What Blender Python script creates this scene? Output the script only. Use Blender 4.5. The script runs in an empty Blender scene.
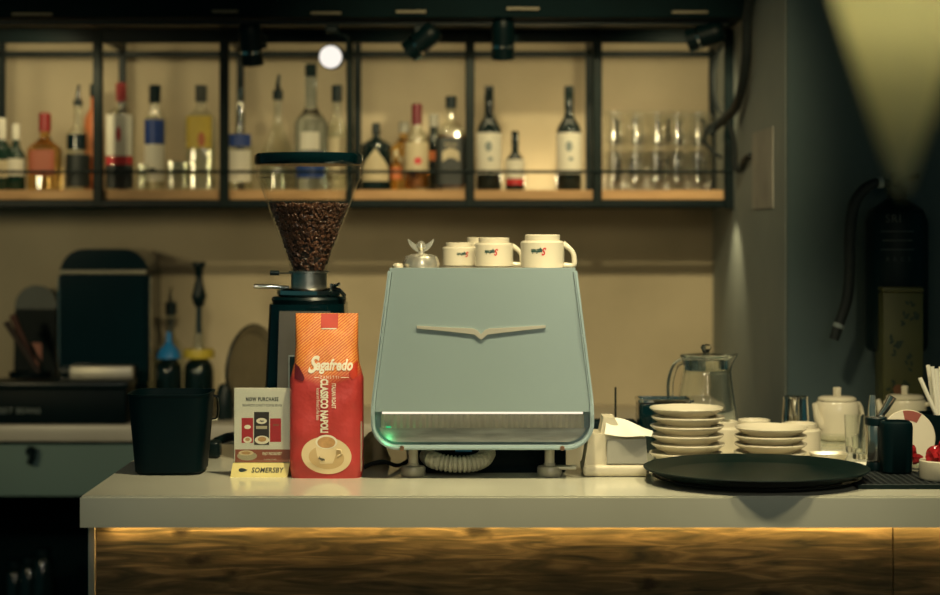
import bpy, bmesh, math, random
from mathutils import Vector, Matrix, Euler

random.seed(7)
SC = bpy.context.scene
COL = SC.collection
PI = math.pi

# ------------------------------------------------------------------ camera, world, light, exposure
F = 1967.0            # focal length in pixels of the 940 px wide frame
EYE = 1.573           # camera height, m
HZ = 225.0            # row of the horizon in the photograph
CT = 1.10             # bar worktop height
def P(px, py, d):     # point seen at pixel (px,py) standing d metres away
    return Vector(((px - 470.0) * d / F, d, EYE - (py - HZ) * d / F))
def PX(px, d): return (px - 470.0) * d / F
def PZ(py, d): return EYE - (py - HZ) * d / F

cam_d = bpy.data.cameras.new('camera'); cam = bpy.data.objects.new('camera', cam_d); COL.objects.link(cam)
cam.location = (0, 0, EYE); cam.rotation_euler = (PI / 2, 0, 0)
cam_d.sensor_width = 36; cam_d.lens = F / 940 * 36; cam_d.shift_y = -(297.5 - HZ) / 940
cam_d.clip_start = 0.05; cam_d.clip_end = 60
cam_d.dof.use_dof = True; cam_d.dof.focus_distance = 3.66; cam_d.dof.aperture_fstop = 2.7
SC.camera = cam

w = bpy.data.worlds.new('world'); SC.world = w; w.use_nodes = True
w.node_tree.nodes['Background'].inputs[0].default_value = (0.018, 0.062, 0.060, 1)
w.node_tree.nodes['Background'].inputs[1].default_value = 0.85

vs = SC.view_settings
SC.display_settings.display_device = 'sRGB'
vs.view_transform = 'Standard'; vs.look = 'None'; vs.gamma = 1.0; vs.use_curve_mapping = False
vs.exposure = 0.0

def aim(o, target):
    o.rotation_euler = (Vector(target) - o.location).to_track_quat('-Z', 'Y').to_euler()
def spot(name, loc, target, energy, color, size=1.0, blend=0.6, r=0.05):
    l = bpy.data.lights.new(name, 'SPOT'); l.energy = energy; l.color = color
    l.spot_size = size; l.spot_blend = blend; l.shadow_soft_size = r
    o = bpy.data.objects.new(name, l); COL.objects.link(o); o.location = loc; aim(o, target); return o
def area(name, loc, target, energy, color, sx, sy):
    l = bpy.data.lights.new(name, 'AREA'); l.energy = energy; l.color = color
    l.shape = 'RECTANGLE'; l.size = sx; l.size_y = sy
    o = bpy.data.objects.new(name, l); COL.objects.link(o); o.location = loc; aim(o, target); return o
WARM = (1.0, 0.83, 0.45)
KEY = (1.0, 0.86, 0.51)
# ceiling spots over the guests' side of the bar
spot('ceiling_spot_centre', (0.15, 3.08, 2.72), (0.10, 3.84, 1.10), 118, KEY, 1.25, 0.8, 0.05)
spot('ceiling_spot_far', (1.05, 3.05, 2.72), (0.52, 3.66, 1.10), 80, KEY, 1.02, 0.8, 0.05)
spot('ceiling_spot_wall', (0.20, 3.0, 2.74), (0.12, 6.05, 1.14), 185, WARM, 0.76, 0.8, 0.04)
for hx, tx, en in ((-0.35, -0.60, 46), (0.30, 0.00, 29), (1.05, 0.54, 40)):
    spot('front_spot', (hx, 1.0, 2.4), (tx, 3.66, 1.385), en, (1.0, 0.92, 0.74), 0.34, 0.7, 0.05)
spot('left_wall_fill', (-2.0, 2.8, 1.85), (-1.05, 6.05, 1.32), 62, WARM, 0.62, 0.8, 0.15)  # added fill for the lower left wall, no lamp hangs here
spot('middle_wall_fill', (0.15, 2.6, 2.0), (0.10, 6.05, 1.36), 24, WARM, 0.50, 0.9, 0.15)  # second added fill, brightens the wall band below the bottle shelf
# track spotlights over the bottles, and an added fill strip, unseen, under the overhead shelf
for hx, tx, en in ((-0.60, -0.78, 6.5), (-0.13, -0.45, 6.5), (0.10, 0.19, 8.0), (0.62, 0.50, 6.0), (-1.15, -1.35, 4.8)):
    spot('track_spot', (hx, 5.33, 2.035), (tx, 6.0, 1.76), en, WARM, 1.75, 0.8, 0.02)
area('shelf_fill', (-0.45, 5.64, 2.115), (-0.45, 6.05, 1.76), 2.2, WARM, 2.3, 0.03)
# area lights added behind the viewer for glints on chrome and glass
for lx, lz, le in ((-0.9, 2.35, 3.2), (0.5, 2.45, 2.0), (1.5, 2.2, 2.0)):
    area('glint_fill', (lx, -0.6, lz), (lx * 0.3, 4.5, 1.4), le, (1.0, 0.88, 0.62), 0.16, 0.16)
spot('corner_downlight', (0.60, 5.50, 1.640), (0.747, 5.52, 1.35), 2.0, WARM, 1.5, 0.6, 0.012)
gp = bpy.data.lights.new('shelf_glow', 'POINT'); gp.energy = 0.55; gp.color = (1.0, 0.86, 0.50); gp.shadow_soft_size = 0.02
gpo = bpy.data.objects.new('shelf_glow', gp); COL.objects.link(gpo); gpo.location = (PX(539, 5.94), 5.94, 1.70)

# ------------------------------------------------------------------ materials
def _nodes(m):
    m.use_nodes = True
    nt = m.node_tree; nt.nodes.clear()
    return nt, nt.nodes.new('ShaderNodeOutputMaterial')
def mat(name, c, rough=0.5, metal=0.0, var=0.06, scale=20, bump=0.0, spec=0.5, coat=0.0, stretch=(1, 1, 1), emit=None, es=0):
    m = bpy.data.materials.new(name); nt, out = _nodes(m)
    b = nt.nodes.new('ShaderNodeBsdfPrincipled'); nt.links.new(b.outputs[0], out.inputs[0])
    b.inputs['Roughness'].default_value = rough; b.inputs['Metallic'].default_value = metal
    b.inputs['Specular IOR Level'].default_value = spec; b.inputs['Coat Weight'].default_value = coat
    tc = nt.nodes.new('ShaderNodeTexCoord'); mp = nt.nodes.new('ShaderNodeMapping')
    mp.inputs['Scale'].default_value = stretch
    nt.links.new(tc.outputs['Object'], mp.inputs[0])
    nz = nt.nodes.new('ShaderNodeTexNoise'); nz.inputs['Scale'].default_value = scale; nz.inputs['Detail'].default_value = 5
    nt.links.new(mp.outputs[0], nz.inputs['Vector'])
    rp = nt.nodes.new('ShaderNodeValToRGB')
    rp.color_ramp.elements[0].position = 0.3; rp.color_ramp.elements[1].position = 0.7
    rp.color_ramp.elements[0].color = [max(0, x * (1 - var)) for x in c] + [1]
    rp.color_ramp.elements[1].color = [min(1, x * (1 + var)) for x in c] + [1]
    nt.links.new(nz.outputs[0], rp.inputs[0]); nt.links.new(rp.outputs[0], b.inputs['Base Color'])
    if bump:
        bp = nt.nodes.new('ShaderNodeBump'); bp.inputs['Strength'].default_value = bump; bp.inputs['Distance'].default_value = 0.003
        nt.links.new(nz.outputs[0], bp.inputs['Height']); nt.links.new(bp.outputs[0], b.inputs['Normal'])
    if emit:
        b.inputs['Emission Color'].default_value = list(emit) + [1]; b.inputs['Emission Strength'].default_value = es
    return m
def thin_glass(name, tint=(0.95, 0.97, 0.95), ior=1.5, gloss=1.0, rough=0.02):
    m = bpy.data.materials.new(name); nt, out = _nodes(m)
    t = nt.nodes.new('ShaderNodeBsdfTransparent'); t.inputs[0].default_value = list(tint) + [1]
    g = nt.nodes.new('ShaderNodeBsdfGlossy'); g.inputs['Roughness'].default_value = rough
    g.inputs[0].default_value = (gloss, gloss, gloss, 1)
    lw = nt.nodes.new('ShaderNodeLayerWeight'); lw.inputs[0].default_value = 0.5
    pw = nt.nodes.new('ShaderNodeMath'); pw.operation = 'POWER'; pw.inputs[1].default_value = 5.0; nt.links.new(lw.outputs['Facing'], pw.inputs[0])
    fr = nt.nodes.new('ShaderNodeMath'); fr.operation = 'MULTIPLY_ADD'; f0 = ((ior - 1) / (ior + 1)) ** 2 * 1.6
    fr.inputs[1].default_value = 0.75; fr.inputs[2].default_value = f0; nt.links.new(pw.outputs[0], fr.inputs[0])
    mx = nt.nodes.new('ShaderNodeMixShader')
    nt.links.new(fr.outputs[0], mx.inputs[0]); nt.links.new(t.outputs[0], mx.inputs[1]); nt.links.new(g.outputs[0], mx.inputs[2])
    nt.links.new(mx.outputs[0], out.inputs[0]); return m
def solid_glass(name, c=(0.97, 0.99, 0.97), ior=1.45, rough=0.0):
    m = bpy.data.materials.new(name); nt, out = _nodes(m)
    b = nt.nodes.new('ShaderNodeBsdfPrincipled'); nt.links.new(b.outputs[0], out.inputs[0])
    b.inputs['Base Color'].default_value = list(c) + [1]; b.inputs['Transmission Weight'].default_value = 1
    b.inputs['Roughness'].default_value = rough; b.inputs['IOR'].default_value = ior; return m
def emitter(name, c, s):
    m = bpy.data.materials.new(name); nt, out = _nodes(m)
    e = nt.nodes.new('ShaderNodeEmission'); e.inputs[0].default_value = list(c) + [1]; e.inputs[1].default_value = s
    nt.links.new(e.outputs[0], out.inputs[0]); return m

def wood_mat(name, dark, mid, light, scale=(1.2, 8, 8), knots=True, rough=0.6):
    m = bpy.data.materials.new(name); nt, out = _nodes(m); N = nt.nodes.new; L = nt.links.new
    b = N('ShaderNodeBsdfPrincipled'); L(b.outputs[0], out.inputs[0]); b.inputs['Roughness'].default_value = rough
    tc = N('ShaderNodeTexCoord'); mp = N('ShaderNodeMapping'); mp.inputs['Scale'].default_value = scale
    L(tc.outputs['Object'], mp.inputs[0])
    n1 = N('ShaderNodeTexNoise'); n1.inputs['Scale'].default_value = 3.0; n1.inputs['Detail'].default_value = 8; n1.inputs['Distortion'].default_value = 1.2
    L(mp.outputs[0], n1.inputs['Vector'])
    rp = N('ShaderNodeValToRGB'); e = rp.color_ramp.elements
    e[0].position = 0.30; e[0].color = list(dark) + [1]; e[1].position = 0.72; e[1].color = list(light) + [1]
    x = rp.color_ramp.elements.new(0.5); x.color = list(mid) + [1]
    L(n1.outputs[0], rp.inputs[0]); col = rp.outputs[0]
    if knots:
        mp2 = N('ShaderNodeMapping'); mp2.inputs['Scale'].default_value = (7, 7, 13); L(tc.outputs['Object'], mp2.inputs[0])
        nd = N('ShaderNodeTexNoise'); nd.inputs['Scale'].default_value = 4; nd.inputs['Detail'].default_value = 3
        L(mp2.outputs[0], nd.inputs['Vector'])
        ad = N('ShaderNodeVectorMath'); ad.operation = 'MULTIPLY_ADD'; ad.inputs[1].default_value = (0.35, 0.35, 0.35)
        L(nd.outputs['Color'], ad.inputs[0]); L(mp2.outputs[0], ad.inputs[2])
        v = N('ShaderNodeTexVoronoi'); v.inputs['Scale'].default_value = 1.0; L(ad.outputs[0], v.inputs['Vector'])
        r2 = N('ShaderNodeValToRGB'); r2.color_ramp.elements[0].position = 0.07; r2.color_ramp.elements[1].position = 0.20
        r2.color_ramp.elements[0].color = (0.06, 0.06, 0.06, 1); r2.color_ramp.elements[1].color = (1, 1, 1, 1)
        L(v.outputs['Distance'], r2.inputs[0])
        n3 = N('ShaderNodeTexNoise'); n3.inputs['Scale'].default_value = 2.2; n3.inputs['Detail'].default_value = 6
        L(tc.outputs['Object'], n3.inputs['Vector'])
        r3 = N('ShaderNodeValToRGB'); r3.color_ramp.elements[0].position = 0.35; r3.color_ramp.elements[1].position = 0.65
        r3.color_ramp.elements[0].color = (0.45, 0.45, 0.45, 1); L(n3.outputs[0], r3.inputs[0])
        for src in (r2, r3):
            mx = N('ShaderNodeMixRGB'); mx.blend_type = 'MULTIPLY'; mx.inputs[0].default_value = 1
            L(col, mx.inputs[1]); L(src.outputs[0], mx.inputs[2]); col = mx.outputs[0]
    L(col, b.inputs['Base Color'])
    bp = N('ShaderNodeBump'); bp.inputs['Strength'].default_value = 0.25; bp.inputs['Distance'].default_value = 0.003
    L(n1.outputs[0], bp.inputs['Height']); L(bp.outputs[0], b.inputs['Normal'])
    return m
def wall_mat(name, c1, c2, patches=False, rough=0.75):
    m = bpy.data.materials.new(name); nt, out = _nodes(m); N = nt.nodes.new; L = nt.links.new
    b = N('ShaderNodeBsdfPrincipled'); L(b.outputs[0], out.inputs[0]); b.inputs['Roughness'].default_value = rough
    tc = N('ShaderNodeTexCoord'); n1 = N('ShaderNodeTexNoise'); n1.inputs['Scale'].default_value = 2.5; n1.inputs['Detail'].default_value = 7
    L(tc.outputs['Object'], n1.inputs['Vector'])
    rp = N('ShaderNodeValToRGB'); rp.color_ramp.elements[0].position = 0.35; rp.color_ramp.elements[1].position = 0.65
    rp.color_ramp.elements[0].color = list(c1) + [1]; rp.color_ramp.elements[1].color = list(c2) + [1]
    L(n1.outputs[0], rp.inputs[0]); L(rp.outputs[0], b.inputs['Base Color'])
    n2 = N('ShaderNodeTexNoise'); n2.inputs['Scale'].default_value = 40; n2.inputs['Detail'].default_value = 4; L(tc.outputs['Object'], n2.inputs['Vector'])
    bp = N('ShaderNodeBump'); bp.inputs['Strength'].default_value = 0.15; bp.inputs['Distance'].default_value = 0.004
    L(n2.outputs[0], bp.inputs['Height']); L(bp.outputs[0], b.inputs['Normal'])
    return m
def bag_mat():
    m = bpy.data.materials.new('coffee_bag_foil'); nt, out = _nodes(m); N = nt.nodes.new; L = nt.links.new
    b = N('ShaderNodeBsdfPrincipled'); L(b.outputs[0], out.inputs[0]); b.inputs['Roughness'].default_value = 0.42
    tc = N('ShaderNodeTexCoord'); sp = N('ShaderNodeSeparateXYZ'); L(tc.outputs['Object'], sp.inputs[0])
    # diagonal weave of the upper part
    mp = N('ShaderNodeMapping'); mp.inputs['Rotation'].default_value = (0, math.radians(40), 0); L(tc.outputs['Object'], mp.inputs[0])
    wv = N('ShaderNodeTexWave'); wv.bands_direction = 'Z'; wv.inputs['Scale'].default_value = 72; wv.inputs['Distortion'].default_value = 1.5
    wv.inputs['Detail'].default_value = 1; wv.inputs['Detail Scale'].default_value = 6; L(mp.outputs[0], wv.inputs['Vector'])
    rp = N('ShaderNodeValToRGB'); e = rp.color_ramp.elements
    e[0].position = 0.25; e[0].color = (0.66, 0.12, 0.028, 1); e[1].position = 0.85; e[1].color = (0.86, 0.38, 0.085, 1)
    L(wv.outputs[0], rp.inputs[0])
    # boundary between orange and red, lower in the middle
    ab = N('ShaderNodeMath'); ab.operation = 'ABSOLUTE'; L(sp.outputs[0], ab.inputs[0])
    ml = N('ShaderNodeMath'); ml.operation = 'MULTIPLY_ADD'; ml.inputs[1].default_value = -0.35; L(ab.outputs[0], ml.inputs[0]); L(sp.outputs[2], ml.inputs[2])
    mr = N('ShaderNodeMapRange'); mr.inputs[1].default_value = 0.168; mr.inputs[2].default_value = 0.196; L(ml.outputs[0], mr.inputs[0])
    mx = N('ShaderNodeMixRGB'); L(mr.outputs[0], mx.inputs[0]); mx.inputs[1].default_value = (0.52, 0.048, 0.042, 1); L(rp.outputs[0], mx.inputs[2])
    L(mx.outputs[0], b.inputs['Base Color'])
    nz = N('ShaderNodeTexNoise'); nz.inputs['Scale'].default_value = 22; nz.inputs['Detail'].default_value = 3; L(tc.outputs['Object'], nz.inputs['Vector'])
    bp = N('ShaderNodeBump'); bp.inputs['Strength'].default_value = 0.55; bp.inputs['Distance'].default_value = 0.008
    L(nz.outputs[0], bp.inputs['Height']); L(bp.outputs[0], b.inputs['Normal'])
    return m

M = {}
M['wall'] = wall_mat('warm_plaster', (0.43, 0.365, 0.245), (0.56, 0.48, 0.33))
M['wall_side'] = wall_mat('grey_plaster', (0.21, 0.245, 0.235), (0.27, 0.30, 0.285))
M['wall_dark'] = wall_mat('dark_teal_paint', (0.048, 0.080, 0.088), (0.062, 0.094, 0.100))
M['ceiling'] = wall_mat('dark_ceiling_paint', (0.02, 0.03, 0.03), (0.03, 0.04, 0.04))
M['floor'] = wall_mat('dark_concrete', (0.03, 0.04, 0.04), (0.05, 0.06, 0.06))
M['quartz'] = mat('cream_quartz', (0.58, 0.57, 0.46), 0.13, var=0.04, scale=6)
M['backtop'] = mat('pale_worktop', (0.52, 0.48, 0.40), 0.35, var=0.04, scale=6)
M['cab'] = mat('grey_laminate', (0.12, 0.20, 0.18), 0.5, var=0.04, scale=3)
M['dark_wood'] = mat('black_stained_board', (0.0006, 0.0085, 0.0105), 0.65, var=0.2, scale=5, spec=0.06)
M['bar_wood'] = wood_mat('rough_sawn_plank', (0.018, 0.023, 0.019), (0.095, 0.082, 0.050), (0.27, 0.22, 0.135), (2.2, 20, 20))
M['shelf_wood'] = wood_mat('pine_shelf_board', (0.40, 0.22, 0.09), (0.55, 0.32, 0.14), (0.65, 0.40, 0.19), (1, 6, 6), False)
M['black_metal'] = mat('black_powder_coat', (0.0008, 0.0085, 0.0105), 0.42, 0.0, var=0.15, spec=0.18)
M['frame_metal'] = mat('dark_raw_steel', (0.004, 0.012, 0.012), 0.42, 0.0, spec=0.14, var=0.2)
M['black_plastic'] = mat('black_plastic', (0.001, 0.0095, 0.0115), 0.35, var=0.1, spec=0.3)
M['black_matte'] = mat('black_matte_plastic', (0.0004, 0.0075, 0.0095), 0.5, var=0.1, spec=0.10)
M['gloss_black'] = mat('black_gloss', (0.001, 0.011, 0.0135), 0.10, var=0.1)
M['rubber'] = mat('black_rubber', (0.006, 0.011, 0.012), 0.7, var=0.2, scale=60)
M['chrome'] = mat('chrome', (0.72, 0.72, 0.68), 0.10, 1.0, var=0.03)
M['steel'] = mat('brushed_steel', (0.50, 0.49, 0.44), 0.30, 1.0, var=0.12, scale=30, stretch=(1, 1, 14))
M['satin'] = mat('satin_steel', (0.55, 0.53, 0.47), 0.38, 1.0, var=0.06)
M['trim'] = mat('aluminium_trim', (0.55, 0.52, 0.44), 0.45, 0.6, var=0.05)
M['porcelain'] = mat('cream_porcelain', (0.66, 0.60, 0.46), 0.22, var=0.02, coat=0.3)
M['white_plastic'] = mat('cream_plastic', (0.60, 0.54, 0.40), 0.40, var=0.02)
M['paper'] = mat('white_paper', (0.80, 0.77, 0.66), 0.8, var=0.03, bump=0.1)
M['grey_plastic'] = mat('grey_plastic', (0.33, 0.32, 0.27), 0.5, var=0.03)
M['machine'] = mat('blue_grey_paint', (0.29, 0.375, 0.38), 0.40, var=0.02, scale=4)
M['emblem'] = mat('pale_satin_metal', (0.66, 0.62, 0.50), 0.38, 0.45, var=0.03)
M['machine_rail'] = mat('pale_blue_grey_metal', (0.38, 0.49, 0.50), 0.30, 0.1, var=0.03)
M['bag'] = bag_mat()
M['bag_red'] = mat('red_foil', (0.55, 0.045, 0.020), 0.4, var=0.1)
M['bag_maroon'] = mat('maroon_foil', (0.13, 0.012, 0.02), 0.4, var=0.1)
M['bag_edge'] = mat('pale_foil_edge', (0.50, 0.46, 0.36), 0.45, var=0.05)
M['ink_white'] = mat('cream_ink', (0.85, 0.78, 0.60), 0.5, var=0.01)
M['ink_dark'] = mat('dark_ink', (0.03, 0.035, 0.03), 0.6, var=0.02)
M['faded_paper'] = mat('faded_paper', (0.36, 0.34, 0.30), 0.8, var=0.15, scale=9)
M['cap_red'] = mat('dark_red_cap', (0.26, 0.022, 0.022), 0.35, var=0.05)
M['board_grey'] = mat('grey_green_board', (0.055, 0.075, 0.068), 0.5, var=0.08)
M['dark_handle'] = mat('dark_wood_handle', (0.045, 0.028, 0.022), 0.5, var=0.15)
M['glint'] = mat('glint_metal', (0.75, 0.70, 0.55), 0.4, 0.5, var=0.03)
M['ornament'] = mat('ornament_metal', (0.66, 0.63, 0.53), 0.25, 0.72, var=0.03)
M['chrome_soft'] = mat('polished_metal', (0.70, 0.68, 0.60), 0.17, 0.95, var=0.03)
M['dish_metal'] = mat('dull_tray_metal', (0.22, 0.20, 0.15), 0.34, 0.7, var=0.1)
M['foot'] = mat('cast_metal_foot', (0.42, 0.39, 0.31), 0.4, 0.35, var=0.05)
M['splash'] = mat('scratched_steel', (0.36, 0.355, 0.31), 0.42, 0.75, var=0.25, scale=14, stretch=(1, 1, 7))
M['rib'] = mat('ribbed_metal', (0.42, 0.39, 0.31), 0.35, 0.3, var=0.05)
M['panel_grey'] = mat('taupe_panel', (0.095, 0.088, 0.072), 0.35, var=0.08)
M['tray'] = mat('black_tray', (0.004, 0.0105, 0.0095), 0.36, var=0.15, spec=0.08)
M['ink_green'] = mat('dark_green_ink', (0.015, 0.06, 0.05), 0.5, var=0.02)
M['ink_red'] = mat('red_ink', (0.52, 0.025, 0.03), 0.5, var=0.03)
M['ink_terracotta'] = mat('terracotta_ink', (0.34, 0.09, 0.045), 0.5, var=0.04)
M['ink_brown'] = mat('brown_ink', (0.05, 0.028, 0.018), 0.5, var=0.04)
M['ink_tan'] = mat('tan_ink', (0.52, 0.29, 0.11), 0.5, var=0.12, scale=120)
M['ink_cream'] = mat('printed_cream', (0.78, 0.62, 0.36), 0.5, var=0.03)
M['ink_shade'] = mat('printed_beige', (0.60, 0.42, 0.20), 0.5, var=0.03)
M['ink_grey'] = mat('pale_grey_ink', (0.22, 0.26, 0.25), 0.6, var=0.03)
M['ink_faint'] = mat('faded_grey_print', (0.035, 0.045, 0.045), 0.6, var=0.03)
M['ink_gold'] = mat('gold_print', (0.62, 0.45, 0.06), 0.5, var=0.1)
M['ink_blue'] = mat('blue_print', (0.015, 0.05, 0.24), 0.45, var=0.05)
M['ink_orange'] = mat('orange_print', (0.55, 0.16, 0.05), 0.45, var=0.05)
M['label_white'] = mat('white_label', (0.70, 0.67, 0.56), 0.6, var=0.03)
M['label_beige'] = mat('beige_label', (0.50, 0.43, 0.28), 0.6, var=0.05)
M['label_black'] = mat('black_label', (0.012, 0.018, 0.018), 0.5, var=0.05)
M['sign_yellow'] = mat('pale_yellow_card', (0.78, 0.66, 0.24), 0.45, var=0.02)
M['acrylic'] = thin_glass('clear_acrylic', (0.97, 0.98, 0.96))
M['glass'] = thin_glass('clear_glass', (0.955, 0.965, 0.94), 1.38)
M['hopper'] = thin_glass('hopper_plastic', (0.965, 0.97, 0.955), 1.22, 1.0)
M['bottle_clear'] = thin_glass('bottle_clear_glass', (0.91, 0.93, 0.88), 1.75, 1.0, 0.10)
M['bottle_frost'] = solid_glass('bottle_bluish_glass', (0.62, 0.74, 0.84), 1.40, 0.12)
M['bottle_amber'] = solid_glass('bottle_amber_glass', (0.92, 0.62, 0.22), 1.40)
M['bottle_dark'] = mat('bottle_dark_glass', (0.004, 0.012, 0.012), 0.09, var=0.05, spec=0.5)
M['bottle_green'] = mat('bottle_green_glass', (0.005, 0.026, 0.017), 0.10, var=0.05, spec=0.5)
M['whisky'] = thin_glass('whisky_liquid', (0.72, 0.46, 0.17), 1.25)
M['spirit'] = thin_glass('clear_liquid', (0.94, 0.95, 0.92), 1.25)
M['pitcher_glass'] = solid_glass('pitcher_glass', (0.96, 0.985, 0.965))
M['mug_glass'] = thin_glass('beer_mug_glass', (0.985, 0.985, 0.965), 1.6, 1.0, 0.09)
M['bean'] = mat('roasted_bean', (0.095, 0.043, 0.024), 0.28, var=0.45, scale=60, coat=0.2)
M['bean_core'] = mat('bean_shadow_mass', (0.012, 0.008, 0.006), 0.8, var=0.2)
M['blue'] = mat('bright_blue_plastic', (0.015, 0.20, 0.50), 0.4, var=0.05)
M['yellow'] = mat('yellow_plastic', (0.55, 0.42, 0.05), 0.4, var=0.05)
M['pink_wood'] = mat('reddish_wood_handle', (0.10, 0.04, 0.03), 0.5, var=0.15)
M['hose'] = mat('beige_hose', (0.42, 0.40, 0.32), 0.5, var=0.04)
M['beige'] = mat('beige_cloth', (0.60, 0.49, 0.28), 0.8, var=0.08, bump=0.2)
M['tin'] = mat('olive_yellow_tin', (0.058, 0.060, 0.016), 0.45, var=0.12, scale=8)
M['tin_leaf'] = mat('dark_green_print', (0.006, 0.020, 0.011), 0.5, var=0.1)
M['tin_flower'] = mat('rust_print', (0.14, 0.055, 0.02), 0.5, var=0.1)
def shade_mat():
    m = bpy.data.materials.new('pale_olive_shade'); nt, out = _nodes(m)
    a = nt.nodes.new('ShaderNodeBsdfDiffuse'); b = nt.nodes.new('ShaderNodeBsdfTranslucent'); mx = nt.nodes.new('ShaderNodeMixShader')
    nz = nt.nodes.new('ShaderNodeTexNoise'); nz.inputs['Scale'].default_value = 60
    rp = nt.nodes.new('ShaderNodeValToRGB'); rp.color_ramp.elements[0].color = (0.52, 0.51, 0.36, 1); rp.color_ramp.elements[1].color = (0.60, 0.59, 0.42, 1)
    nt.links.new(nz.outputs[0], rp.inputs[0]); mx.inputs[0].default_value = 0.6
    for q in (a, b): nt.links.new(rp.outputs[0], q.inputs[0])
    nt.links.new(a.outputs[0], mx.inputs[1]); nt.links.new(b.outputs[0], mx.inputs[2]); nt.links.new(mx.outputs[0], out.inputs[0]); return m
M['lampshade'] = shade_mat()
M['streak'] = mat('dull_pale_streak', (0.16, 0.14, 0.09), 0.5, 0.3, var=0.05)
M['copper'] = mat('copper_screw', (0.65, 0.35, 0.22), 0.3, 1.0, var=0.05)
M['led_warm'] = emitter('warm_led', (1.0, 0.56, 0.15), 30.0)
M['led_white'] = emitter('white_led', (1.0, 0.88, 0.66), 1.15)
M['led_green'] = emitter('green_indicator', (0.10, 1.0, 0.35), 0.5)
M['lamp_lens'] = emitter('lit_spot_lens', (0.86, 0.80, 0.72), 1.2)
M['red_gloss'] = mat('red_wrapper', (0.34, 0.018, 0.022), 0.15, var=0.5, scale=70, bump=0.6)
M['disc_red'] = mat('brick_red_print', (0.26, 0.06, 0.04), 0.5, var=0.05)

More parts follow.
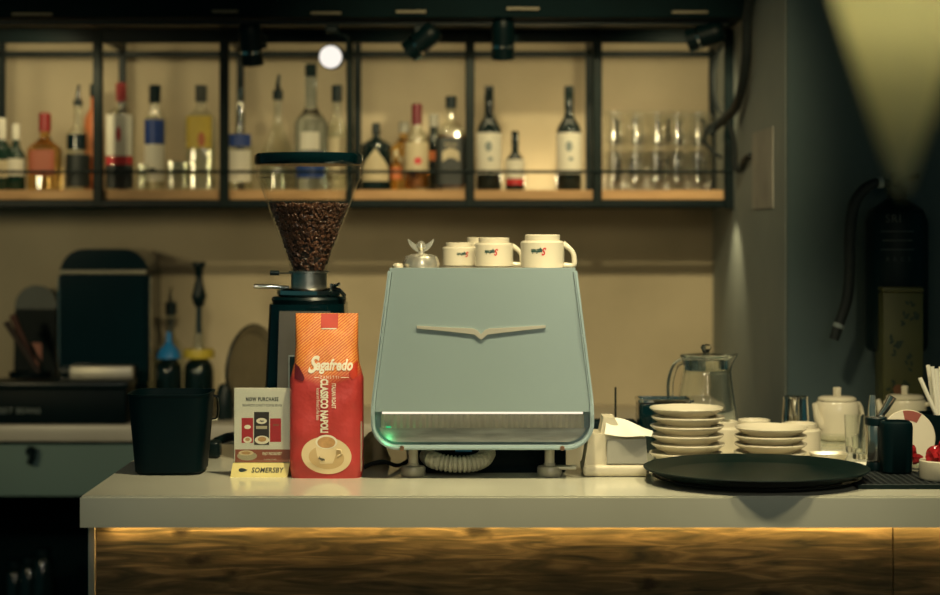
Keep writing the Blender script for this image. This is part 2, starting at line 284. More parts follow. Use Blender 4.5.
# ------------------------------------------------------------------ mesh helpers
class MB:
    def __init__(s): s.bm = bmesh.new(); s.mi = 0
    def _tag(s, fs):
        for f in fs: f.material_index = s.mi
    def box(s, lo, hi, bev=0.0, seg=2, mtx=None):
        lo, hi = Vector(lo), Vector(hi); n0 = len(s.bm.faces)
        r = bmesh.ops.create_cube(s.bm, size=1.0); vs_ = r['verts']; c = (lo + hi) / 2; d = hi - lo
        for v in vs_: v.co = Vector((v.co.x * d.x, v.co.y * d.y, v.co.z * d.z)) + c
        es = list({e for v in vs_ for e in v.link_edges})
        fs = {f for v in vs_ for f in v.link_faces}
        if bev > 0:
            rr = bmesh.ops.bevel(s.bm, geom=es, offset=bev, segments=seg, profile=0.5, affect='EDGES')
            fs = {f for f in rr['faces']} | {f for f in fs if f.is_valid}
            vs_ = list({v for f in fs for v in f.verts})
        if mtx is not None:
            for v in set(vs_): v.co = mtx @ v.co
        s._tag(fs); return s
    def rings(s, rings, close=True, cap0=True, cap1=True):
        rv = [[s.bm.verts.new(p) for p in r] for r in rings]; n = len(rv[0]); fs = []
        for a, b in zip(rv[:-1], rv[1:]):
            rng = range(n) if close else range(n - 1)
            for i in rng:
                j = (i + 1) % n
                try: fs.append(s.bm.faces.new((a[i], a[j], b[j], b[i])))
                except ValueError: pass
        if cap0: fs.append(s.bm.faces.new(list(reversed(rv[0]))))
        if cap1: fs.append(s.bm.faces.new(rv[-1]))
        s._tag(fs); return s
    def lathe(s, prof, seg=32, c=(0, 0, 0), sq=2.0, rmin=None, mtx=None, sy=1.0):
        c = Vector(c); rows = []; rmx = max(p[0] for p in prof); rmin = rmx if rmin is None else rmin
        for r, z in prof:
            if r <= 1e-6: rows.append([s.bm.verts.new(c + Vector((0, 0, z)))]); continue
            p = 2.0
            if sq > 2.0 and rmx > rmin + 1e-6:
                t = max(0, min(1, (r - rmin) / (rmx - rmin))); p = 2 + (sq - 2) * t * t
            row = []
            for i in range(seg):
                a = 2 * PI * i / seg; ca, sa = math.cos(a), math.sin(a)
                k = r / ((abs(ca) ** p + abs(sa) ** p) ** (1 / p))
                row.append(s.bm.verts.new(c + Vector((k * ca, k * sa * sy, z))))
            rows.append(row)
        fs = []
        for a, b in zip(rows[:-1], rows[1:]):
            if len(a) == 1 and len(b) == 1: continue
            for i in range(seg):
                j = (i + 1) % seg
                if len(a) == 1: fs.append(s.bm.faces.new((a[0], b[j], b[i])))
                elif len(b) == 1: fs.append(s.bm.faces.new((a[i], a[j], b[0])))
                else: fs.append(s.bm.faces.new((a[i], a[j], b[j], b[i])))
        if mtx is not None:
            for row in rows:
                for v in row: v.co = mtx @ v.co
        s._tag(fs); return s
    def cyl(s, p0, p1, r, seg=20, r1=None): return s.tube([p0, p1], r, seg, radii=[r, r if r1 is None else r1])
    def tube(s, pts, r, seg=12, radii=None, sub=0, closed=False):
        pts = [Vector(p) for p in pts]
        if sub: pts, radii = smooth_path(pts, sub, radii)
        n = len(pts); rings = []; up = None
        for i, p in enumerate(pts):
            t = (pts[min(i + 1, n - 1)] - pts[max(i - 1, 0)]).normalized()
            if up is None:
                up = Vector((0, 0, 1)) if abs(t.z) < 0.9 else Vector((1, 0, 0))
            x = t.cross(up).normalized(); y = x.cross(t).normalized(); up = y
            rr = radii[i] if radii else r
            rings.append([p + (x * math.cos(2 * PI * k / seg) + y * math.sin(2 * PI * k / seg)) * rr for k in range(seg)])
        return s.rings(rings)
    def prism(s, poly, a0, a1, axis='y', bev=0.0):
        f = {'y': lambda u, v, t: (u, t, v), 'x': lambda u, v, t: (t, u, v), 'z': lambda u, v, t: (u, v, t)}[axis]
        return s.rings([[f(u, v, a0) for u, v in poly], [f(u, v, a1) for u, v in poly]])
    def grid(s, nu, nv, fn):
        vv = [[s.bm.verts.new(fn(i / nu, j / nv)) for i in range(nu + 1)] for j in range(nv + 1)]
        fs = [s.bm.faces.new((vv[j][i], vv[j][i + 1], vv[j + 1][i + 1], vv[j + 1][i])) for j in range(nv) for i in range(nu)]
        s._tag(fs); return s
    def disc(s, fn, nr=4, nt=36):   # fn(r 0..1, angle) -> point
        c = s.bm.verts.new(fn(0, 0)); rows = [[s.bm.verts.new(fn((k + 1) / nr, 2 * PI * i / nt)) for i in range(nt)] for k in range(nr)]
        fs = [s.bm.faces.new((c, rows[0][i], rows[0][(i + 1) % nt])) for i in range(nt)]
        for a, b in zip(rows[:-1], rows[1:]):
            for i in range(nt):
                j = (i + 1) % nt; fs.append(s.bm.faces.new((a[i], b[i], b[j], a[j])))
        s._tag(fs); return s
    def build(s, name, m, parent=None, smooth=True, loc=None, angle=35, label=None, norm=True):
        if norm: bmesh.ops.recalc_face_normals(s.bm, faces=s.bm.faces[:])
        me = bpy.data.meshes.new(name); s.bm.to_mesh(me); s.bm.free()
        for x in (m if isinstance(m, (list, tuple)) else [m]): me.materials.append(x)
        if smooth:
            me.shade_smooth()
            try: me.set_sharp_from_angle(angle=math.radians(angle))
            except Exception: pass
        o = bpy.data.objects.new(name, me); COL.objects.link(o)
        if parent is not None: o.parent = parent
        if loc is not None: o.location = loc
        if label: o['label'] = label
        return o
def smooth_path(pts, sub, radii=None):
    out, ro = [], []; n = len(pts)
    for i in range(n - 1):
        p0, p1, p2, p3 = pts[max(i - 1, 0)], pts[i], pts[i + 1], pts[min(i + 2, n - 1)]
        for k in range(sub):
            t = k / sub
            out.append(0.5 * ((2 * p1) + (p2 - p0) * t + (2 * p0 - 5 * p1 + 4 * p2 - p3) * t * t + (3 * p1 - p0 - 3 * p2 + p3) * t ** 3))
            if radii: ro.append(radii[i] * (1 - t) + radii[i + 1] * t)
    out.append(pts[-1])
    if radii: ro.append(radii[-1])
    return out, (ro if radii else None)
def root(name, loc, label, cat, group=None, rz=0):
    o = bpy.data.objects.new(name, None); COL.objects.link(o); o.location = loc; o.rotation_euler = (0, 0, rz); o.empty_display_size = 0.05
    o['label'] = label; o['category'] = cat
    if group: o['group'] = group
    return o
def tag(o, label, cat, group=None, kind=None):
    o['label'] = label; o['category'] = cat
    if group: o['group'] = group
    if kind: o['kind'] = kind
    return o
def structure(o): o['kind'] = 'structure'; return o
def kids(o): return [c for c in bpy.data.objects if c.parent == o]
def dup(r, loc, label, rz=None, group=None):
    c = r.copy(); COL.objects.link(c); c.location = loc; c['label'] = label
    if rz is not None: c.rotation_euler = (0, 0, rz)
    if group: c['group'] = group
    for ch in r.children:
        d = ch.copy(); COL.objects.link(d); d.parent = c
        for g in ch.children:
            e = g.copy(); COL.objects.link(e); e.parent = d
    return c
def text_geo(body, size, shear=0.0, xs=1.0, off=0.0, align='CENTER', spacing=1.0):
    cu = bpy.data.curves.new('lettering', 'FONT'); cu.body = body; cu.size = size; cu.shear = shear; cu.offset = off
    cu.align_x = align; cu.align_y = 'CENTER'; cu.resolution_u = 3; cu.space_character = spacing
    o = bpy.data.objects.new('lettering', cu); COL.objects.link(o); bpy.context.view_layer.update()
    me = bpy.data.meshes.new_from_object(o.evaluated_get(bpy.context.evaluated_depsgraph_get()))
    g = ([(v.co.x * xs, v.co.y) for v in me.vertices], [tuple(p.vertices) for p in me.polygons])
    bpy.data.objects.remove(o); bpy.data.curves.remove(cu); bpy.data.meshes.remove(me); return g
def text(body, size, fn, m, parent, name='lettering', **k):   # fn(u,v) -> point of the surface the lettering lies on
    vs_, fs = text_geo(body, size, **k)
    mb = MB(); bv = [mb.bm.verts.new(fn(u, v)) for u, v in vs_]
    for f in fs:
        try: mb.bm.faces.new([bv[i] for i in f])
        except ValueError: pass
    return mb.build(name, m, parent, smooth=False, norm=False)
def rrect(x0, x1, z0, z1, r, n=6):
    out = []
    for cx, cz, a0 in ((x1 - r, z0 + r, -PI / 2), (x1 - r, z1 - r, 0), (x0 + r, z1 - r, PI / 2), (x0 + r, z0 + r, PI)):
        for k in range(n + 1):
            a = a0 + PI / 2 * k / n; out.append((cx + r * math.cos(a), cz + r * math.sin(a)))
    return out

# ------------------------------------------------------------------ the setting
DB, DC, XS = 6.05, 4.64, 0.747        # back wall depth, depth of the wall corner, side wall plane
structure(MB().box((-4, -2, -0.05), (3.2, 6.2, 0)).build('floor', M['floor'], smooth=False))
structure(MB().box((-4, -0.5, 3.0), (3.2, 6.2, 3.1)).build('ceiling', M['ceiling'], smooth=False))
structure(MB().box((-4, DB, 0), (XS, DB + 0.12, 3.0)).build('wall_back', M['wall'], smooth=False))
structure(MB().box((XS, DC + 0.02, 0), (XS + 0.14, DB + 0.12, 3.0)).build('wall_side', M['wall_side'], smooth=False))
structure(MB().box((XS + 0.002, DC, 0), (3.2, DC + 0.02, 3.0)).build('wall_right', M['wall_dark'], smooth=False))

# ------------------------------------------------------------------ bar counter
CF, CB, CB2 = 3.432, 4.25, 4.62        # worktop front, back, and back of the part by the wall
XL, XR = PX(80, CF), 1.6
top = MB().prism([(XL, CF), (XR, CF), (XR, CB2), (0.30, CB2), (0.30, CB), (XL, CB)], CT - 0.055, CT, axis='z')
bmesh.ops.bevel(top.bm, geom=[e for e in top.bm.edges if all(v.co.z > CT - 1e-4 for v in e.verts)], offset=0.003, segments=2, affect='EDGES')
tag(top.build('bar_worktop', M['quartz']), 'thick cream stone worktop of the bar, topping the rough wooden front', 'counter')
bf = root('wooden_bar', (0.3, 3.5, 0), 'rough wooden bar front lit by a warm strip under the cream worktop', 'bar')
PF = CF + 0.062
XJ = PX(893, PF)
for x0, x1 in ((XL + 0.016, XJ - 0.001), (XJ + 0.001, XR)):
    MB().box((x0 - 0.3, PF - 3.5, 0), (x1 - 0.3, PF + 0.03 - 3.5, CT - 0.0555), 0.001, 1).build('panel', M['bar_wood'], bf)
MB().box((XL + 0.003 - 0.3, PF - 0.006 - 3.5, 0), (XL + 0.0155 - 0.3, PF + 0.04 - 3.5, CT - 0.0555), 0.001, 1).build('corner_trim', M['trim'], bf, label='pale metal corner trim')
MB().box((XL + 0.003 - 0.3, PF + 0.0405 - 3.5, 0), (XL + 0.025 - 0.3, CB - 0.05 - 3.5, CT - 0.0555)).build('end_panel', M['dark_wood'], bf, label='dark end panel')
MB().box((XL + 0.04 - 0.3, PF - 0.0165 - 3.5, CT - 0.0595), (XR - 0.3, PF - 0.0075 - 3.5, CT - 0.0555)).build('light_strip', M['led_warm'], bf, label='warm glowing light strip')

# ------------------------------------------------------------------ back counter
BF, BT = 5.45, PZ(425, 5.45)
tag(MB().box((-2.2, BF, BT - 0.046), (XS - 0.001, DB - 0.001, BT), 0.004, 2).build('back_worktop', M['backtop']),
    'pale worktop along the back wall behind the bar', 'counter')
cb = root('back_cabinet', (-0.6, 5.75, 0), 'grey drawer cabinet with dark open shelf below, under the back worktop', 'cabinet')
def L(x0, y0, z0): return (x0 + 0.6, y0 - 5.75, z0)
ZD1, ZD0 = PZ(445, BF), PZ(497, BF)
mb = MB()
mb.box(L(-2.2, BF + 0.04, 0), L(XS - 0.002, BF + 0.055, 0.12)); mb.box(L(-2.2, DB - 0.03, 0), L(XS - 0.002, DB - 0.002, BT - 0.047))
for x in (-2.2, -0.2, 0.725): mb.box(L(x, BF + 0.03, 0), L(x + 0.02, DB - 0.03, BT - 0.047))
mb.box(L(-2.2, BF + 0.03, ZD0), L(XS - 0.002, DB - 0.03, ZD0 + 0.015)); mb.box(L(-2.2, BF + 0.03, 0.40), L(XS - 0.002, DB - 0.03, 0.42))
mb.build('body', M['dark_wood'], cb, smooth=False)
for i, x0 in enumerate((-2.2, -1.55, -0.87, -0.19)):
    x1 = (-1.556, -0.876, -0.196, XS - 0.004)[i]
    d = MB().box(L(x0, BF + 0.010, ZD0), L(x1, BF + 0.0295, ZD1), 0.002, 1).build('drawer', M['cab'], cb)
    xm = (x0 + x1) / 2
    if i != 3:
        mb = MB().cyl(L(xm, BF + 0.0095, PZ(450, BF)), L(xm, BF - 0.012, PZ(450, BF)), 0.007)
        mb.cyl(L(xm, BF - 0.012, PZ(450, BF)), L(xm, BF - 0.022, PZ(451, BF)), 0.014)
        mb.tube([L(xm, BF - 0.015, PZ(451, BF)), L(xm + 0.004, BF - 0.02, PZ(456, BF)), L(xm - 0.004, BF - 0.018, PZ(463, BF))], 0.009, 10)
        mb.build('knob', M['black_metal'], d)
for k, (px, py) in enumerate(((22, 560), (36, 556), (50, 548))):
    d0 = 5.75
    r = root('storage_jar', (PX(px, d0) - 0.02, d0, 0.42), ['glass jar on the dark shelf under the drawers, furthest from the bar',
             'glass jar on the dark shelf under the drawers, middle of three', 'glass jar on the dark shelf under the drawers, closest to the bar'][k], 'jar', 'jars under the drawers')
    h = PZ(py, d0) - 0.42
    MB().lathe([(0, 0), (0.03, 0), (0.032, 0.01), (0.032, h - 0.04), (0.02, h - 0.02)], 20).build('jar_body', M['bottle_dark'], r)
    MB().lathe([(0, h - 0.02), (0.024, h - 0.02), (0.024, h), (0, h)], 20).build('lid', M['black_plastic'], r)

# ------------------------------------------------------------------ bottle shelf (steel frame with timber board)
SF, SR = 5.60, 5.97
SZ = 1.673
sh = root('bottle_shelf', (-0.5, 5.8, SZ), 'black steel framed wall shelf with orange timber board carrying the bottles', 'shelf')
def S(x, y, z): return (x + 0.5, y - 5.8, z - SZ)
SX0, SX1 = -1.95, PX(734, SF)
MB().box(S(SX0, SF + 0.003, SZ - 0.028), S(SX1 - 0.012, DB - 0.001, SZ), 0.002, 1).build('board', M['shelf_wood'], sh, label='orange timber board')
ZB = PZ(207.5, SF)
ZTF = PZ(31, SF)
for px in (-30, 99, 225, 350, 470, 597):
    x = PX(px, SF); wdt = 0.013 if px != 350 else 0.009
    MB().box(S(x - wdt, SF - 0.026, ZB), S(x + wdt, SF, ZTF), 0.003, 1).build('post', M['frame_metal'], sh)
    MB().box(S(x - 0.011, SR, ZB), S(x + 0.011, SR + 0.022, 2.13), 0.003, 1).build('post', M['black_metal'], sh)
x = PX(730, SF)
MB().box(S(x - 0.019, SF - 0.03, ZB - 0.005), S(x + 0.012, SF, 2.128), 0.003, 1).build('post', M['black_metal'], sh)
MB().box(S(x - 0.014, SR, ZB), S(x + 0.010, SR + 0.022, 2.13), 0.003, 1).build('post', M['black_metal'], sh)
MB().box(S(SX0, SF - 0.024, ZB), S(SX1, SF + 0.002, SZ - 0.029), 0.003, 1).build('bottom_rail', M['black_metal'], sh)
MB().box(S(SX0, SR - 0.005, ZB), S(SX1, SR + 0.02, SZ - 0.029), 0.003, 1).build('bottom_rail', M['black_metal'], sh)
MB().cyl(S(SX0, SF - 0.030, PZ(172, SF)), S(SX1, SF - 0.030, PZ(172, SF)), 0.0045, 10).build('guard_rail', M['black_metal'], sh)
MB().box(S(SX0, SF - 0.024, PZ(43.5, SF)), S(SX1, SF, 2.130), 0.003, 1).build('top_rail', M['black_metal'], sh)
MB().box(S(SX0, SR, PZ(57, SR)), S(SX1, SR + 0.02, PZ(51, SR)), 0.003, 1).build('top_rail', M['black_metal'], sh)
for px in (99, 225, 470, 597, 730):
    x = PX(px, SF)
    MB().box(S(x - 0.01, SF + 0.0005, PZ(40, SF)), S(x + 0.01, SR - 0.0005, PZ(40, SF) + 0.02), 0.003, 1).build('cross_bar', M['black_metal'], sh)

# overhead shelf above it
OZ = 2.135
oh = root('overhead_shelf', (-0.5, 5.65, OZ), 'dark overhead shelf above the bottles, track lights hung beneath', 'shelf')
def O_(x, y, z): return (x + 0.5, y - 5.65, z - OZ)
MB().box(O_(-2.1, 5.30, OZ), O_(XS - 0.003, DB - 0.002, OZ + 0.03), 0.002, 1).build('board', M['dark_wood'], oh)
MB().box(O_(-2.1, 5.27, OZ - 0.006), O_(XS - 0.003, 5.2995, OZ + 0.24), 0.002, 1).build('fascia', M['dark_wood'], oh)
for px, pw, py in ((32, 40, 14), (225, 26, 11), (326, 30, 13), (411, 30, 11.5), (523, 33, 8.5), (690, 36, 12)):  # pale bars stand in for bright lines reflected on the fascia
    c = P(px, py, 5.262); hw = pw / 2 * 5.262 / F
    MB().box(O_(c.x - hw, 5.258, c.z - 0.004), O_(c.x + hw, 5.2695, c.z + 0.003), 0.001, 1).build('edge_streak', M['streak'], oh, label='small pale reflection clip')
tr = root('light_track', (-0.4, 5.33, OZ), 'black lighting track fixed beneath the overhead shelf', 'lighting track')
MB().box((-1.5, -0.016, -0.022), (1.1, 0.016, -0.0065), 0.002, 1).build('track_rail', M['black_metal'], tr)

def track_head(px, py, dirv, label, lit=False, ln=0.10, r=0.031):
    d = 5.33
    c = P(px, py, d); rt = root('track_spotlight', (c.x, d, OZ - 0.022), label, 'spotlight', 'track spotlights over the bottles')
    q = Vector(dirv).normalized().to_track_quat('Z', 'X').to_matrix().to_4x4()
    mt = Matrix.Translation((0, 0, c.z - (OZ - 0.022))) @ q
    MB().box((-0.018, -0.014, -0.02), (0.018, 0.014, -0.0005), 0.003, 1).build('adapter', M['black_metal'], rt)
    zt = c.z - (OZ - 0.022)
    mb = MB().tube([(0.0, 0, -0.019), (r + 0.008, 0, -0.03), (r + 0.008, 0, zt)], 0.005, 8)
    mb.cyl((r + 0.012, 0, zt), (r - 0.004, 0, zt), 0.007, 10)
    mb.build('bracket', M['black_metal'], rt)
    b = MB().lathe([(0, -ln * .55), (r * .7, -ln * .55), (r * .95, -ln * .45), (r, -ln * .3), (r, ln * .45), (r * .93, ln * .45), (r * .88, ln * .40)], 28, mtx=mt)
    b.build('lamp_body', M['black_metal'], rt)
    MB().lathe([(r * 1.01, ln * .1), (r * 1.03, ln * .1), (r * 1.03, ln * .16), (r * 1.01, ln * .16)], 28, mtx=mt).build('ring', M['chrome'] if not lit else M['black_metal'], rt)
    MB().lathe([(0, ln * .41), (r * .90, ln * .41)], 28, mtx=mt).build('lens', M['lamp_lens'] if lit else M['gloss_black'], rt)
    return rt
track_head(251, 46, (0.05, 0.25, -1), 'black track spotlight hanging straight down above the grinder hopper', ln=0.115)
track_head(332, 57, (-0.02, -1, -0.08), 'track spotlight with its lens glowing white towards the viewer', lit=True, r=0.034)
track_head(421, 42, (-0.75, 0.2, -0.62), 'black track spotlight tilted sideways between two steel posts')
track_head(503, 40, (0.0, 0.25, -1), 'black track spotlight hanging above the first wine bottle', ln=0.115)
track_head(704, 36, (-0.9, 0.3, -0.25), 'black track spotlight lying near level above the beer mugs')

# cables by the shelf end
def cable(name, pts, d, r, label, m='rubber'):
    mb = MB().tube([P(x, y, dd if dd else d) for x, y, dd in pts], r, 10, sub=8)
    return tag(mb.build(name, M[m]), label, 'cable', 'cables at the end of the bottle shelf')
cable('cable', [(752, -12, 5.06), (747, 20, 5.12), (746, 60, 5.16), (740, 95, 5.25), (732, 112, 5.40), (718, 124, 5.50), (709, 133, 5.52)], 5.5, 0.013, 'thick black cable sagging from the ceiling past the shelf end')
cable('cable', [(722, 45, 5.54), (716, 62, 5.54), (714, 85, 5.54), (718, 108, 5.54), (726, 116, 5.53)], 5.5, 0.0045, 'thin black wire bowed inside the shelf end bay, above the glasses')
cable('cable', [(710, 124, 5.50), (705, 138, 5.52), (709, 148, 5.53), (722, 158, 5.53)], 5.5, 0.0055, 'short black wire loop crossing the glasses below the thick cable')
cable('cable', [(729, 122, 5.42), (734, 142, 5.40), (735, 165, 5.38), (740, 171, 5.36), (744, 160, 5.30), (750, 155, 5.20)], 5.5, 0.007, 'black wire with a plug dangling outside the shelf end post')

tag(MB().box((XS - .0025, 4.84, 1.615), (XS - .0002, 5.19, 1.815)).build('paper_notice', M['faded_paper'], smooth=False), 'faded pale paper stuck on the grey side wall past the shelf end', 'paper')
# ------------------------------------------------------------------ bottles
GRP = 'bottles on the bar shelf'
def bottle(name, label, px, top, wpx, d=5.75, b=.58, s=.74, n=.36, sq=2.0, glass='bottle_clear', liquid=None, cap=('black_plastic', .12, 1.1),
           labels=(), pourer=None, cat='bottle', sy=1.0, neckm=None, base=SZ, grp=GRP):
    R = wpx / 2 * d / F; H = PZ(top, d) - base; rn = R * n
    o = root(name, (PX(px, d), d, base), label, cat, grp)
    ch = H * cap[1] if cap else 0; gh = H - ch * .8 if not pourer else H - ch
    prof = [(0, .003), (R * .9, 0.0), (R, .006)]
    prof += [(R, H * b * t) for t in (.5, 1)]
    for k in range(1, 7):
        t = k / 6; e = .5 - .5 * math.cos(PI * t)
        prof.append((R + (rn - R) * e, H * (b + (s - b) * t)))
    prof += [(rn, gh), (rn * .8, gh), (0, gh)]
    def rad(a, r, z):
        p = sq; ca, sa = math.cos(a), math.sin(a)
        k = r / ((abs(ca) ** p + abs(sa) ** p) ** (1 / p)); return (k * ca, k * sa * sy, z)
    MB().lathe(prof, 36, sq=sq, rmin=rn, sy=sy).build('bottle_body', M[glass], o)
    if liquid:
        lm, fr = liquid; q = []
        for r, z in prof[:-3]:
            if z <= H * fr: q.append((r * .93, max(z, .008)))
        q[0] = (0, .008); q.append((q[-1][0], H * fr)); q.append((0, H * fr))
        MB().lathe(q, 28, sq=sq, rmin=rn * .93, sy=sy).build('contents', M[lm], o)
    if cap:
        cr = rn * cap[2]
        MB().lathe([(0, H - ch), (cr, H - ch), (cr, H - .003), (cr * .85, H), (0, H)], 24).build('cap', M[cap[0]], o)
    if pourer:
        z0 = H - ch
        MB().tube([(0, 0, H - .001 if cap else z0), (0, 0, H + .02), (0.004, -.004, H + .045)], .006, 10, radii=[.009, .006, .004]).build('pourer', M[pourer], o)
    for lab in labels:
        m, z0, z1 = lab[:3]; a = lab[3] if len(lab) > 3 else 1.15
        rr = R * 1.012 + .0004
        l = MB().grid(20, 1, lambda u, v: rad(-PI / 2 + (u - .5) * 2 * a, rr, H * (z0 + (z1 - z0) * v))).build('label', M[m], o)
        for em in (lab[4] if len(lab) > 4 else ()):
            mm, cx, cz, wx, wz = em   # emblem, fractions of the radius and the height
            MB().disc(lambda r_, a_: rad(-PI / 2 + (cx + wx * r_ * math.cos(a_)), rr + .0008, H * (cz + wz * r_ * math.sin(a_))), 2, 16).build('emblem', M[mm], l)
    return o
bottle('liquor_bottle', 'dark green bottle with pale neck at the far shelf end, cut by the frame', 2, 118, 20, b=.55, s=.7, glass='bottle_green', cap=('label_white', .30, 1.15), labels=[('label_beige', .18, .42)])
bottle('liquor_bottle', 'small dark green bottle with pale cap and label beside the amber bottle', 16, 124, 19, b=.5, s=.7, glass='bottle_green', cap=('label_white', .24, 1.2), labels=[('label_white', .22, .48)])
bottle('tequila_bottle', 'squat amber tequila bottle with red cap and dull red label', 45, 113, 33, b=.52, s=.70, n=.30, sq=4, glass='bottle_amber', cap=('cap_red', .24, 1.2), labels=[('ink_terracotta', .20, .52, .70)])
bottle('liquor_bottle', 'clear bottle with chrome pourer and dark lower half beside the amber bottle', 78, 100, 24, b=.60, s=.74, n=.35, glass='bottle_clear', cap=('black_plastic', .06, 1.1), pourer='chrome', labels=[('label_black', .04, .40, 1.5), ('bottle_dark', .45, .62, .9)])
bottle('liquor_bottle', 'orange bottle with black cap partly behind the first steel post', 94, 84, 19, d=5.86, b=.66, s=.80, glass='ink_orange', cap=('black_plastic', .12, 1.2))
bottle('gin_bottle', 'gin bottle with red cap, white label and red band over dark base', 121, 83, 27, b=.68, s=.80, n=.33, sq=5, cap=('cap_red', .17, 1.15), liquid=('spirit', .66),
       labels=[('label_white', .32, .70, .9, [('ink_red', .0, .52, .16, .07)]), ('ink_red', .24, .315, .95), ('label_black', .02, .235, .95)])
bottle('vodka_bottle', 'tall round vodka bottle with blue and white label and dark cap', 155, 85, 21, b=.68, s=.80, n=.5, cap=('black_metal', .17, 1.12), liquid=('spirit', .70),
       labels=[('ink_blue', .44, .67, 1.2), ('label_white', .09, .435, 1.2, [('ink_dark', -.1, .2, .35, .015)])])
bottle('gin_bottle', 'clear wide bottle with yellow label and dark cap beside the vodka', 201, 85, 31, b=.66, s=.80, n=.33, sq=3.5, cap=('ink_dark', .16, 1.15), liquid=('spirit', .45),
       labels=[('ink_gold', .40, .70, .75, [('ink_orange', .15, .48, .22, .07)])])
bottle('liquor_bottle', 'clear bottle with pale pourer and blue label band behind the hopper', 240, 103, 27, b=.55, s=.70, n=.32, liquid=('spirit', .5), cap=('chrome', .10, 1.0), pourer='chrome', labels=[('ink_blue', .50, .64, 1.0), ('label_white', .10, .46, 1.0)])
bottle('liquor_bottle', 'clear conical bottle with chrome pourer behind the grinder hopper', 278, 90, 36, b=.25, s=.74, n=.24, liquid=('spirit', .35), cap=('black_plastic', .10, 1.2), pourer='chrome')
bottle('vodka_bottle', 'tall frosted blue vodka bottle with long pale neck below the lit spotlight', 311, 64, 33, b=.52, s=.68, n=.34, glass='bottle_frost', cap=('frame_metal', .10, 1.05), labels=[('ink_blue', .10, .30, 1.0), ('label_white', .32, .46, .6)])
bottle('liquor_bottle', 'pale clear bottle with black stopper beside the frosted blue bottle', 337, 85, 21, b=.55, s=.74, n=.42, liquid=('spirit', .65), cap=('black_plastic', .16, 1.2), labels=[('label_beige', .15, .5, 1.0)])
hb = bottle('gin_bottle', 'squat black apothecary gin bottle with beige diamond label', 376, 123, 31, b=.66, s=.80, n=.20, glass='bottle_dark', cap=('black_plastic', .16, 1.3))
Rh = 31 / 2 * 5.75 / F; Hh = PZ(123, 5.75) - SZ
def dia(u, v):
    a = (u - .5) * 1.9; k = 1 - abs(u - .5) * 2
    z = .14 + v * (.20 + .28 * k)
    return (math.sin(a) * (Rh * 1.02), -math.cos(a) * (Rh * 1.02), Hh * z)
MB().grid(20, 6, dia).build('label', M['label_beige'], hb)
bottle('miniature_bottle', 'tiny bottle with orange label beside the squat black bottle', 396, 150, 12, b=.6, s=.75, n=.4, glass='bottle_amber', cap=('label_beige', .16, 1.1), labels=[('ink_orange', .28, .58)])
bottle('liquor_bottle', 'wide yellowish bottle with grey cap standing behind the miniature', 404, 122, 26, d=5.90, b=.62, s=.78, n=.34, glass='bottle_amber', cap=('grey_plastic', .16, 1.2), labels=[('label_beige', .18, .5)])
bottle('whisky_bottle', 'whisky bottle with dark red capsule and pale label between squat bottles', 417, 104, 25, b=.58, s=.74, n=.36, liquid=('whisky', .55), cap=('bag_maroon', .24, 1.15), labels=[('label_beige', .22, .56, 1.1, [('ink_red', .1, .34, .3, .04)])])
bottle('liquor_bottle', 'dark slim bottle with grey cap behind the black label whiskey', 434, 114, 17, d=5.88, b=.6, s=.78, n=.5, glass='bottle_dark', cap=('grey_plastic', .17, 1.2), labels=[('ink_orange', .4, .52)])
jk = bottle('whiskey_bottle', 'square clear shouldered whiskey bottle with black label beside steel post', 451, 96, 30, b=.62, s=.76, n=.32, sq=6, liquid=('whisky', .58), cap=('black_plastic', .13, 1.15), labels=[('label_black', .06, .56, .95)])
Rj = 15 * 5.75 / F; Hj = PZ(96, 5.75) - SZ
for tx, tz, ts in (('OLD', .48, .018), ('No.7', .36, .016), ('WHISKEY', .20, .010)):
    if tx == 'No.7': continue
    text(tx, ts, lambda u, v: (u, -Rj * 1.06, Hj * tz + v), M['label_beige'], jk)
MB().grid(16, 2, lambda u, v: ((u - .5) * .05, -Rj * 1.055, Hj * (.30 + .10 * v) + .012 * math.sin(PI * u))).build('emblem', M['label_beige'], jk)
def wine(px, label):
    o = bottle('wine_bottle', label, px, 86, 25, b=.56, s=.74, n=.36, glass='bottle_dark', cap=('bottle_dark', .22, 1.06), labels=[('label_white', .16, .55, 1.25, [('ink_grey', -.05, .42, .26, .05), ('ink_grey', .1, .30, .2, .02)])])
    return o
wn = wine(489, 'tall dark wine bottle with white label beside the steel post')
dup(wn, (PX(569, 5.75), 5.75, SZ), 'tall dark wine bottle with white label beside the beer mugs')
bottle('wine_bottle', 'small dark wine bottle with white and red label between two tall wines', 515, 131, 19, b=.48, s=.68, n=.36, glass='bottle_dark', cap=('bottle_dark', .25, 1.08), labels=[('label_white', .20, .52, 1.2), ('ink_red', .10, .195, 1.2)])
# small clear vessels on the board
def vessel(name, label, px, top, wpx, sq, cat='glass'):
    d = 5.72; R = wpx / 2 * d / F; H = PZ(top, d) - SZ
    return tag(MB().lathe([(0, 0.001), (R * .9, 0), (R, .005), (R, H), (R * .93, H), (R * .92, .008), (0, .007)], 32, sq=sq, rmin=0).build(name, M['bottle_clear'], loc=(PX(px, d), d, SZ)), label, cat)
vessel('shot_glass', 'small clear shot glass beside the vodka bottle', 142, 164, 12, 2)
vessel('square_jar', 'low square clear glass jar between vodka and yellow label bottle', 178, 162, 21, 8, 'jar')
